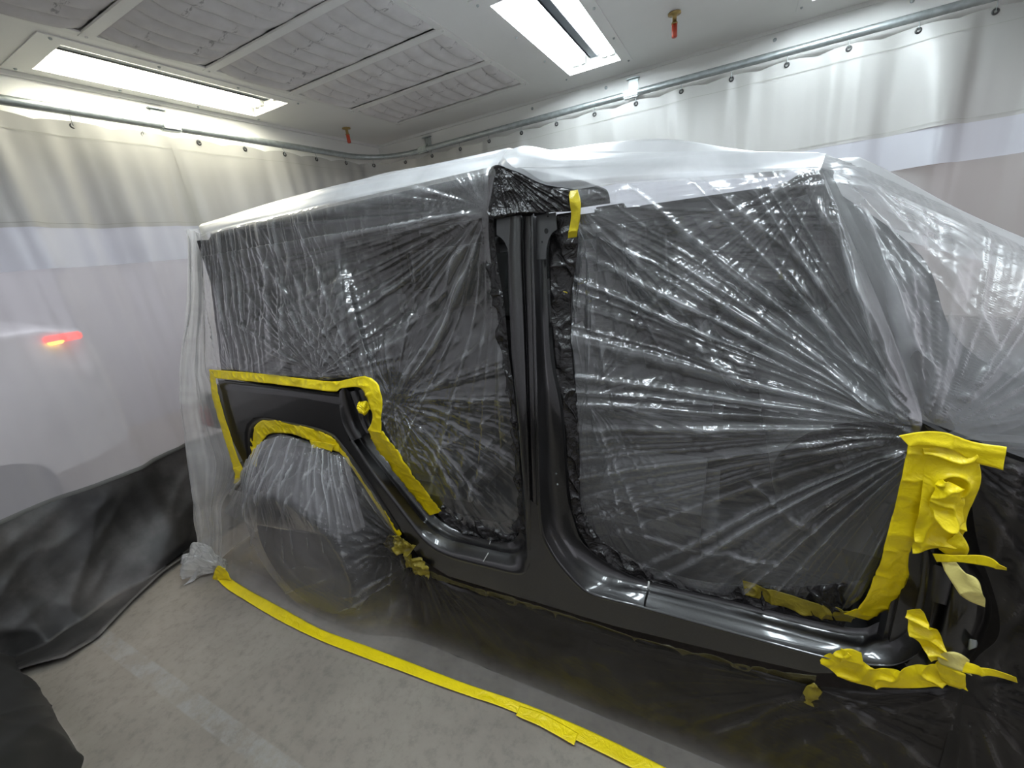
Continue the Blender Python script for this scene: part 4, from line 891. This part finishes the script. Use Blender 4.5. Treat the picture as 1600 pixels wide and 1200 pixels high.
# --- the lower sheet: from arch and sill to the floor, then out to the taped edge
ytape = .545*1.7
top = rail3([(366, 735, .01), (380, 742, .02), (396, 726, .012), (403, 700, .012), (414, 683, .012), (440, 678, .012), (480, 690, .012), (520, 706, .012), (546, 711, .010), (584, 762, .010), (622, 832, .010), (652, 878, .012), (700, 912, .006),
             (760, 930, .0), (840, 950, -.004), (960, 988, -.004), (1080, 1022, -.004), (1200, 1052, -.004), (1268, 1070, -.004), (1380, 1078, -.002), (1505, 1072, .0)])
topX = top[:, 0]
botpx = [(345, 893), (352, 897), (364, 905), (380, 915), (400, 926), (430, 942), (470, 964), (520, 990), (560, 1008), (610, 1030), (670, 1057), (740, 1084), (800, 1104)]
bot = [at_z(x, y, .006) for x, y in botpx]; xe = bot[-1][0]
for k in range(1, 9): bot.append(pt(xe + (topX[-1]+.05-xe)*k/8, ytape, .006))
bot = np.array(bot)
Tt, Bb = resample(catmull(top, 8), 520), resample(catmull(bot, 8), 520)
nw = 260; w = np.linspace(0, 1, nw)[:, None, None]
X0 = Bb[None, :, 0:1]
lay = .10
k = np.clip(w/(1-lay), 0, 1)
yc = 1.025 - .085*np.exp(-((Bb[:, 0]+1.78)/.42)**4)          # where the sheet meets the floor
Fp = Bb.copy(); Fp[:, 1] = np.maximum(yc, Bb[:, 1]+.01); Fp[:, 2] = .006
G = Tt[None]*(1-k) + Fp[None]*k
G = np.where(w > 1-lay, Fp[None] + (Bb-Fp)[None]*np.clip((w-(1-lay))/lay, 0, 1), G)
# pushed out by the tyre and the bumper end
R_ = np.hypot(G[..., 0]+1.81, G[..., 2]-.37)
push = .938 + .9*np.clip(R_-.355, 0, 1)**1.25
G[..., 1] = np.where(G[..., 2] > .012, np.minimum(G[..., 1], push), G[..., 1])
Rb = np.hypot((G[..., 0]+2.45)*.8, G[..., 2]-.60); G[..., 1] = np.where(G[..., 2] > .012, np.minimum(G[..., 1], D-.03+.6*np.clip(Rb-.10, 0, 1)), G[..., 1])
ps = [pin(480, 690, .012, 16, .34, 501, .0), pin(520, 708, .014, 16, .36, 503), pin(408, 700, .010, 12, .3, 505), pin(620, 835, .022, 13, .35, 507), pin(655, 880, .016, 13, .3, 509), pin(1270, 1072, .014, 10, .4, 511), pin(1505, 1075, .018, 11, .5, 513), pin(560, 735, .010, 14, .3, 515), pin(445, 680, .012, 14, .32, 517)]
def dl(S, T, G):
    on = np.clip((T-.02)/.06, 0, 1)
    h = pinch_folds(S, T, ps)*on
    t = np.clip(1-np.clip(R_-.33, 0, 1)/.05, 0, 1)*np.clip((.78-T)/.2, 0, 1)
    h = h*(1-.93*t) + on*(.008*n2(S*4, T*3, 520)*(1-t)+.004*ridge(n2(S*11, T*11, 521), 2)*(1-t))
    h += 1.4*on*(1-.5*t)*line_folds(S, T, [(430, 690, 348, 790, .012, .024), (445, 684, 400, 850, .008, .014), (458, 688, 425, 860, .007, .014), (472, 692, 450, 840, .006, .012), (478, 692, 480, 860, .006, .014), (484, 694, 500, 860, .006, .012), (490, 696, 520, 800, .006, .010),
         (515, 706, 470, 800, .007, .014), (520, 708, 520, 840, .006, .012), (526, 710, 548, 850, .006, .012), (532, 712, 580, 860, .008, .010), (606, 846, 480, 860, .008, .008), (608, 850, 470, 900, .010, .010), (640, 880, 560, 900, .010, .012), (640, 885, 550, 930, .010, .010),
         (1268, 1074, 1100, 1130, .010, .008), (1275, 1078, 1360, 1190, .012, .010), (1300, 1074, 1480, 1200, .012, .012), (1505, 1074, 1590, 1190, .012, .010), (1450, 1072, 1560, 1200, .012, .010)], .0)
    h *= .7; h += on*.0005*ridge(n2(S*6+T*4, T*60+S*12, 522), 3)
    h += (1-on)*.003*np.abs(n2(S*12, G[..., 1]*25, 523))
    return h
sheet('lower_sheet', G, M['film_skirt'], film_c, dl)
# second, pleated layer gathered along the wheel arch tape and stretched down over tyre and bumper end
at = rail3([(398, 722, .010), (405, 704, .008), (416, 688, .006), (440, 680, .004), (466, 684, .004), (492, 693, .004), (520, 706, .004), (545, 714, .006)])
ab = np.array([at_y(350, 800, .985), at_y(372, 810, .96), at_y(404, 818, .935), at_y(440, 826, .928), at_y(480, 832, .926), at_y(515, 836, .928), at_y(548, 836, .945), at_y(572, 822, .97)])
at, ab = resample(catmull(at, 8), 420), resample(catmull(ab, 8), 420)
ua = np.linspace(0, 1, 150)[:, None, None]; G = at[None]*(1-ua)+ab[None]*ua
Rr = np.hypot(G[..., 0]+1.81, G[..., 2]-.37); G[..., 1] = np.minimum(G[..., 1], .928+.9*np.clip(Rr-.355, 0, 1)**1.25)-.004
va = np.linspace(0, 1, 420)[None, :]*np.ones((150, 1)); uu = ua[..., 0]*np.ones((150, 420))
def da(S, T, G):
    tap = np.clip(1-uu*.98, .0, 1)**.8
    wob = .25*n2(va*6, uu*3, 551)
    return tap*(.015*ridge(n1(va*26+wob, 552), 4)+.008*ridge(n1(va*60+wob*2, 553), 3))+.003*n2(va*9, uu*4, 554)
sheet('arch_sheet', G, M['film_arch'], film_c, da, w=3, uv=np.stack([va*5, uu*.35], 2))
# --- loose film at the tail
nr = np.array([side(314, 366, OFF), side(318, 470, OFF), side(322, 574, OFF), side(334, 605, -.005), side(350, 650, -.005), side(362, 690, -.005), side(374, 735, -.01), at_y(347, 790, D-.05), at_y(347, 835, 1.0), at_z(345, 890, .006)])
sil = np.array([pt(XB-.04, 1.25, 1.95), pt(XB-.10, 1.18, 1.66), at_y(290, 600, 1.05), at_y(296, 670, 1.02), at_y(308, 745, .98), at_y(318, 800, .97), at_y(322, 840, .98), at_z(318, 885, .05), at_z(305, 900, .01)])
nr, sil = resample(catmull(nr, 8), 260), resample(catmull(sil, 8), 260)
farr = resample(np.array([pt(XB-.1, 1.9, 1.96), pt(XB-.5, 1.9, 1.3), pt(XB-.6, 1.9, .5), pt(XB-.62, 1.9, .02)]), 260)
far2 = resample(np.array([pt(XB-.05, YF-.1, 1.93), pt(XB-.35, YF, 1.2), pt(XB-.4, YF, .5), pt(XB-.45, YF, .02)]), 260)
cols = []
for i in range(260):
    cols.append(catmull(np.array([nr[i], nr[i]*.45+sil[i]*.55+pt(0, -.015, 0), sil[i], farr[i], far2[i]]), 24))
G = np.array(cols)
def dt(S, T, G):
    v = np.linspace(0, 1, G.shape[1])[None, :]*np.ones((G.shape[0], 1))
    s = v*14
    return .018*ridge(n1(s*2.2+1.3*n2(s*.4, T*1.2, 601), 602), 2)+.006*ridge(n1(s*6+.9*n2(s*.4, T*3, 603), 604), 2)+.006*n2(s, T*5, 605)
sheet('tail_sheet', G, M['film_tail'], film_d, dt)
# bunched end lying on the floor
b0 = at_z(318, 905, .0)
u, v = np.meshgrid(np.linspace(0, 1, 70), np.linspace(0, 2*PI, 90), indexing='ij')
rr = (.11*np.sin(np.clip(u, 0, 1)*PI*.93+.12)**.7+.01)*(1+.35*n2(u*5, 4+np.cos(v)*2.1, 610)+.25*ridge(n2(u*9+5, np.sin(v)*4+9, 611), 2))
axis = np.array([at_z(337, 893, .03), at_z(300, 905, .02)]); e1 = pt(.10, .22, 0); e2 = pt(-.11, .10, .15)
c0 = at_y(336, 850, 1.0)
P0, P1 = at_z(342, 893, .02), at_z(296, 902, .02)+pt(0, .03, .0)
Cc = P0[None, None]*(1-u[..., None])+P1[None, None]*u[..., None]
G = Cc + np.stack([np.cos(v)*rr*.55, np.cos(v)*rr*.6, np.abs(np.sin(v))*rr*1.3], 2)
G[..., 2] = np.maximum(G[..., 2], .004)
M['film_bunch'] = film_mat('bunched_film', haze=.5, rough=.3, strength=.3, tint=(.95, .95, .93))
grid_obj('bunched_end', G, M['film_bunch'], film_d, np.stack([u, v], 2))

# ================================================================== YELLOW TAPE
def strip(name, A, B, mat, nu=10, nv=120, amp=.003, seed=1, f=18, parent=None, thick=.0008, k=6, flutter=0):
    """A, B: matching lists of (px, py, offset) down the two edges of a tape run"""
    a, b = catmull(rail3(A), k), catmull(rail3(B), k); G = coons(a, b, np.array([a[0], b[0]]), np.array([a[-1], b[-1]]), nu, nv)
    n = normals(G); S, T = G[..., 0], G[..., 2]
    h = amp*n2(S*f, T*f, seed)+amp*1.1*ridge(n2(S*f*1.7, T*f*1.7+3, seed+1), 3)
    G = G+n*h[..., None]*np.sign((n.reshape(-1, 3).mean(0) @ (CAM-G.reshape(-1, 3).mean(0)))+1e-9)
    return grid_obj(name, G, mat, parent, np.stack([S, T], 2), True, thick)
def o3(L, off): return [(x, y, off) for x, y in L]
def tape(L1, L2, off, label, mat='tape', amp=.003, seed=1, **kw):
    A = o3(L1, off) if len(L1[0]) == 2 else L1; B = o3(L2, off) if len(L2[0]) == 2 else L2
    o = strip('masking_tape', A, B, M[mat], amp=amp, seed=seed, **kw)
    return tag(o, label, 'tape')
TO = -.020
t1 = tape([(327, 577), (400, 583), (460, 590), (520, 596), (545, 592), (572, 588), (590, 600), (597, 625), (596, 655), (596, 678)],
          [(338, 591), (400, 597), (460, 604), (520, 612), (532, 607), (560, 605), (570, 614), (577, 632), (582, 655), (575, 672)], TO, 'yellow tape along the top of the quarter panel and round the latch pillar', nv=260, seed=11, amp=.004)
t2 = tape([(327, 577), (331, 612), (340, 650), (352, 690), (364, 728), (372, 752)], [(337, 590), (343, 622), (355, 664), (367, 700), (378, 728), (384, 742)], TO, 'yellow tape down the rear edge of the quarter panel, beside the tail lamp', seed=13, amp=.002, nv=120)
t3 = tape([(364, 732), (368, 742), (366, 756)], [(376, 728), (382, 736), (375, 752)], TO-.004, 'short folded yellow tape tab at the bottom of the quarter panel edge', seed=14, amp=.004, nv=30)
t4 = tape([(393, 732), (392, 705), (393, 680), (402, 662), (418, 655), (445, 658), (486, 669), (515, 680), (530, 692)],
          [(402, 728), (405, 705), (410, 690), (421, 678), (440, 676), (462, 680), (492, 690), (518, 702), (532, 706)], .004, 'yellow tape round the inside of the wheel arch opening', nv=220, seed=15, amp=.004)
t5 = tape([(530, 690), (545, 706), (580, 757), (614, 812), (628, 834)], [(522, 702), (537, 714), (571, 764), (606, 818), (622, 842)], .004, 'yellow tape down the sloping front edge of the wheel arch', seed=17, amp=.0015, nv=140)
t6 = tape([(484, 688), (500, 690), (524, 694)], [(488, 700), (505, 701), (518, 706)], -.004, 'short crosswise yellow tape patch at the top of the wheel arch', seed=19, amp=.002, nv=40)
t7 = tape([(598, 674, TO), (622, 706, TO), (650, 745, 0.0), (676, 780, .04), (690, 800, .08)], [(575, 672, TO), (590, 700, .03), (616, 735, .06), (645, 775, .065), (672, 805, .07)], None, 'wide yellow tape sloping down the rear door opening', seed=21, amp=.005, nv=180)
# yellow tape ball on the striker
bm = bmesh.new(); bmesh.ops.create_icosphere(bm, subdivisions=4, radius=1); c = side(568, 637, -.005)
for v_ in bm.verts:
    p = v_.co; f_ = 1+.22*math.sin(5*p.x+2*p.z)*math.cos(4*p.z-3*p.y)+.14*abs(math.sin(9*p.y+6*p.z+3*p.x)); v_.co = Vector((p.x*.020*f_, p.y*.020*f_, p.z*.024*f_))+Vector(c)
    if p.x > .4 and abs(p.z-.15) < .3: v_.co += Vector((.012*(p.x-.4), 0, .004))
tag(bm_obj('masking_tape', bm, M['tape']), 'crumpled yellow tape ball wrapped round the striker on the latch pillar', 'tape')
# big tape run on the front pillar
TP = -.035
tape([(1421, 690, TP), (1408, 745, TP), (1396, 800, TP+.01), (1380, 855, TP+.02), (1362, 912, .01), (1342, 945, .03), (1318, 958, .05)],
     [(1475, 690, TP), (1466, 745, TP), (1452, 805, TP+.01), (1423, 858, TP+.02), (1416, 905, .03), (1396, 945, .05), (1355, 968, .065)], None, 'broad yellow tape running down the front pillar and round to the sill', seed=31, amp=.004, nv=220)
tape([(1440, 680, TP-.006), (1444, 740, TP-.006), (1434, 800, TP-.006), (1424, 862, TP)], [(1516, 690, TP-.006), (1530, 742, TP-.008), (1515, 795, TP-.006), (1500, 850, TP)], None, 'wrinkled second layer of yellow tape on the right of the front pillar', seed=33, amp=.012, f=14, nv=140, nu=50)
tape([(1404, 680, TP-.012), (1440, 674, TP-.012), (1478, 676, TP-.014), (1520, 690, TP-.02), (1573, 698, TP-.03)], [(1420, 697, TP-.012), (1446, 696, TP-.012), (1490, 704, TP-.014), (1521, 722, TP-.02), (1567, 734, TP-.03)], None, 'yellow tape stuck crosswise over the top of the front pillar tape', seed=35, amp=.003, nv=100)
tape([(1466, 748, TP-.02), (1480, 752, TP-.028), (1508, 764, TP-.02)], [(1452, 790, TP-.016), (1478, 826, TP-.03), (1500, 812, TP-.014)], None, 'small puckered scrap of yellow tape in the middle of the front pillar', seed=37, amp=.010, nu=40, nv=50, f=24)
tape([(1498, 828, TP-.006), (1512, 850, TP-.01), (1511, 863, TP-.008)], [(1466, 858, TP), (1480, 868, TP-.006), (1494, 874, TP-.004)], None, 'lower corner flap of yellow tape on the front pillar', seed=39, amp=.006, nv=40)
tape([(1457, 864, TP), (1490, 866, TP-.014), (1540, 868, TP-.03), (1574, 886, TP-.05)], [(1464, 877, TP), (1496, 877, TP-.018), (1530, 882, TP-.03), (1573, 890, TP-.045)], None, 'loose yellow tape tail pointing right below the front pillar tape', seed=41, amp=.003, nv=80)
tape([(1470, 878, TP-.004), (1486, 905, TP-.02), (1510, 935, TP-.03), (1539, 949, TP-.04)], [(1492, 876, TP-.01), (1505, 892, TP-.03), (1528, 908, TP-.04), (1540, 935, TP-.045)], None, 'twisted pale yellow tape tail hanging below the front pillar tape', mat='tape_back', seed=43, amp=.006, nv=80)
tape([(1281, 1028, .0), (1315, 1012, -.008), (1335, 1022, -.008), (1360, 1036, -.006), (1400, 1042, -.006), (1440, 1036, -.006), (1470, 1030, -.008), (1492, 1042, -.008)],
     [(1284, 1032, .0), (1315, 1060, -.01), (1340, 1068, -.012), (1374, 1073, -.012), (1410, 1074, -.012), (1457, 1070, -.012), (1485, 1066, -.014), (1510, 1076, -.014)], None, 'wrinkled yellow tape round the front corner of the sill', seed=45, amp=.010, f=16, nv=200, nu=40)
tape([(1314, 1012, -.012), (1330, 1014, -.02), (1346, 1020, -.016)], [(1314, 1032, -.012), (1332, 1034, -.022), (1349, 1040, -.018)], None, 'small yellow tape tab on top of the sill corner tape', seed=47, amp=.005, nv=30)
tape([(1421, 950, TP), (1419, 985, TP-.01), (1440, 1010, TP-.02), (1455, 1034, TP-.02)], [(1446, 946, TP-.01), (1459, 985, TP-.03), (1474, 1003, TP-.02), (1474, 1030, TP-.01)], None, 'crumpled yellow tape standing up in front of the hinge pillar', seed=49, amp=.016, f=20, nv=100, nu=40)
tape([(1474, 1021, TP-.01), (1500, 1030, TP-.02), (1545, 1042, TP-.04), (1588, 1058, TP-.06)], [(1462, 1036, TP-.01), (1500, 1048, TP-.03), (1540, 1052, TP-.04), (1590, 1066, TP-.055)], None, 'twisted yellow tape end reaching to the right edge at the sill corner', seed=51, amp=.008, f=14, nv=90)
tape([(1468, 1022, TP-.012), (1490, 1016, TP-.03), (1508, 1026, TP-.02)], [(1470, 1036, TP-.012), (1492, 1044, TP-.035), (1510, 1050, TP-.02)], None, 'pale yellow bow of tape at the knot by the sill corner', mat='tape_back', seed=52, amp=.006, nv=40)
tape([(1462, 1034, -.03), (1482, 1042, -.03), (1508, 1052, -.03)], [(1470, 1062, -.02), (1490, 1072, -.02), (1509, 1077, -.02)], None, 'square yellow tape flap hanging under the sill corner knot', seed=53, amp=.003, nv=40)
# oversprayed tape under the rocker and at the lower front of the rear arch
M['tape_mid'] = tape_mat('tape_dusted_black', (.24, .19, .015))
tape([(611, 834, .0), (628, 838, -.01), (652, 850, .0)], [(600, 852, .0), (612, 862, -.02), (640, 866, -.01)], None, 'black dusted yellow tape clump where the rear arch meets the sill', mat='tape_mid', seed=55, amp=.012, f=30, nv=60, nu=30)
tape([(632, 866, -.01), (650, 870, -.015), (672, 884, -.01)], [(636, 886, -.01), (652, 896, -.015), (672, 902, -.01)], None, 'black dusted tape scrap under the front edge of the wheel arch', mat='tape_mid', seed=57, amp=.012, f=30, nv=50, nu=30)
tape([(608, 856, .0), (630, 872, .01), (650, 884, .0)], [(604, 862, .01), (624, 884, .02), (645, 892, .0)], None, 'dark crumpled film edge under the rear arch tape', mat='film_black', seed=58, amp=.010, f=30, nv=50, nu=20)
tape([(672, 892, .0), (740, 916, .0), (840, 944, .0), (960, 984, .0), (1060, 1010, .0), (1160, 1036, .0), (1276, 1056, .0)],
     [(676, 902, .0), (745, 924, .005), (840, 956, .005), (960, 994, .005), (1060, 1022, .005), (1160, 1050, .005), (1270, 1074, .005)], None, 'black oversprayed tape along the underside of the sill', mat='tape_dirty', seed=59, amp=.006, f=14, nv=420, nu=14)
tape([(1262, 1072, -.004), (1272, 1068, -.01), (1285, 1080, -.006)], [(1250, 1090, -.004), (1262, 1098, -.012), (1276, 1107, -.006)], None, 'small olive tape tab hanging below the front end of the sill', mat='tape_mid', seed=61, amp=.006, f=24, nv=30, nu=20)
tape([(1160, 905, .09), (1230, 926, .085), (1290, 945, .075), (1340, 955, .06)], [(1165, 930, .09), (1230, 948, .085), (1290, 966, .08), (1330, 972, .075)], None, 'black dusted yellow tape along the front sill flange', mat='tape_mid', seed=63, amp=.008, f=18, nv=120, nu=20)
M['tape_olive'] = tape_mat('dull_olive_tape', (.50, .40, .01))  # a duller, darker yellow than the main tape
tape([(888, 298, -.024), (891, 318, -.024), (893, 340, -.01), (888, 372, .01)], [(903, 297, -.024), (908, 318, -.024), (907, 345, -.012), (902, 370, .005)], None, 'dull yellow tape strip at the head of the middle pillar', mat='tape_olive', seed=67, amp=.004, nv=60)
tape([(880, 455, .07), (884, 460, .075), (885, 468, .08)], [(886, 456, .07), (887, 461, .075), (887, 470, .08)], None, 'tiny yellow tape scrap in the gutter right of the middle pillar', mat='tape_olive', seed=69, amp=.001, nv=12)
# floor tape: one long strip, and the overlapping piece near the middle
def floor_tape(L1, L2, label, z=.010, seed=71, nv=260):
    a = catmull(np.array([at_z(x, y, z) for x, y in L1]), 6); b = catmull(np.array([at_z(x, y, z) for x, y in L2]), 6)
    G = coons(a, b, np.array([a[0], b[0]]), np.array([a[-1], b[-1]]), 12, nv); G[..., 2] += .003*np.abs(n2(G[..., 0]*9, G[..., 1]*20, seed))
    return tag(grid_obj('masking_tape', G, M['tape'], None, G[..., :2].copy(), True, .0008), label, 'tape')
floor_tape([(345, 886), (362, 905), (390, 923), (440, 950), (500, 983), (560, 1005), (640, 1035), (720, 1066), (800, 1093), (880, 1124), (960, 1160), (1040, 1200), (1120, 1240), (1260, 1312), (1420, 1400)],
           [(336, 901), (352, 918), (380, 936), (430, 966), (490, 996), (552, 1021), (630, 1050), (710, 1080), (790, 1107), (865, 1140), (940, 1177), (1010, 1212), (1090, 1256), (1225, 1332), (1380, 1428)], 'long yellow tape strip holding the film edge to the concrete floor')
floor_tape([(812, 1103), (850, 1116), (904, 1146)], [(806, 1118), (850, 1138), (897, 1165)], 'short overlapping yellow tape piece at the middle of the floor strip', z=.014, seed=73, nv=40)
tag(strip('masking_tape', [(332, 904, -.18), (340, 884, -.16), (352, 888, -.15)], [(336, 908, -.18), (349, 905, -.17), (362, 908, -.16)], M['tape'], amp=.004, seed=75, nv=30), 'yellow tape tuft at the rear end of the floor strip, beside the bunched film', 'tape')

# ================================================================== BEYOND THE CURTAIN
veh = empty('parked_car', (-5.6, .2, 0), 'white parked car with lit red tail lamp, seen hazily through the left curtain', 'car')
secs = []
for y, hw, z0, z1 in ((-1.6, .80, .40, 1.40), (-.3, .86, .36, 1.50), (.6, .88, .36, 1.53), (1.2, .86, .38, 1.52), (1.45, .80, .42, 1.46), (1.52, .70, .50, 1.30)):
    secs.append(catmull(np.array([(-5.6+hw*.9, y, z0), (-5.6+hw, y, (z0+z1)/2-.05), (-5.6+hw*.97, y, z1-.12), (-5.6+hw*.85, y, z1), (-5.6, y, z1+.04), (-5.6-hw*.85, y, z1), (-5.6-hw, y, .6), (-5.6-hw*.9, y, z0)]), 4))
M['car_white'] = plain('white_car_paint', (.80, .80, .80), .2, coat=.6)
grid_obj('body', np.array(secs), M['car_white'], veh)
cab = []
for y, hw, z0, z1 in ((-1.5, .74, 1.4, 1.82), (-1.2, .74, 1.4, 1.86), (-.7, .72, 1.42, 1.78), (-.3, .72, 1.42, 1.50)):
    cab.append(catmull(np.array([(-5.6+hw, y, z0), (-5.6+hw*.82, y, z1-.05), (-5.6+hw*.6, y, z1), (-5.6-hw*.6, y, z1), (-5.6-hw*.82, y, z1-.05), (-5.6-hw, y, z0)]), 4))
grid_obj('cabin', np.array(cab), M['interior'], veh)
for xw in (-4.86, -6.34):
    bm = bmesh.new(); add_lathe(bm, [(0, -.02), (.2, -.02), (.28, 0), (.31, -.04), (.31, -.18), (.28, -.21), (0, -.2)], Matrix.Translation((xw+(.1 if xw > -5 else -.1), +.62, .31)) @ Matrix.Rotation(PI/2 if xw > -5 else -PI/2, 4, 'Y'), 28)
    bm_obj('wheel', bm, M['rubber'], veh, True)
lp = at_x(97, 528, -4.74)
bm = bmesh.new(); add_box(bm, (lp[0]-.04, lp[1]-.10, lp[2]-.030), (lp[0]+.02, lp[1]+.12, lp[2]+.030), .012); bm_obj('tail_lamp', bm, emis('lit_red_lamp', (1, .06, .04), 2.0), veh)
bm = bmesh.new(); add_box(bm, (lp[0]-.03, lp[1]-.09, lp[2]-.040), (lp[0]+.026, lp[1]+.0, lp[2]-.005), .01); bm_obj('indicator_lamp', bm, emis('lit_amber_lamp', (1, .5, .05), 4.0), veh)
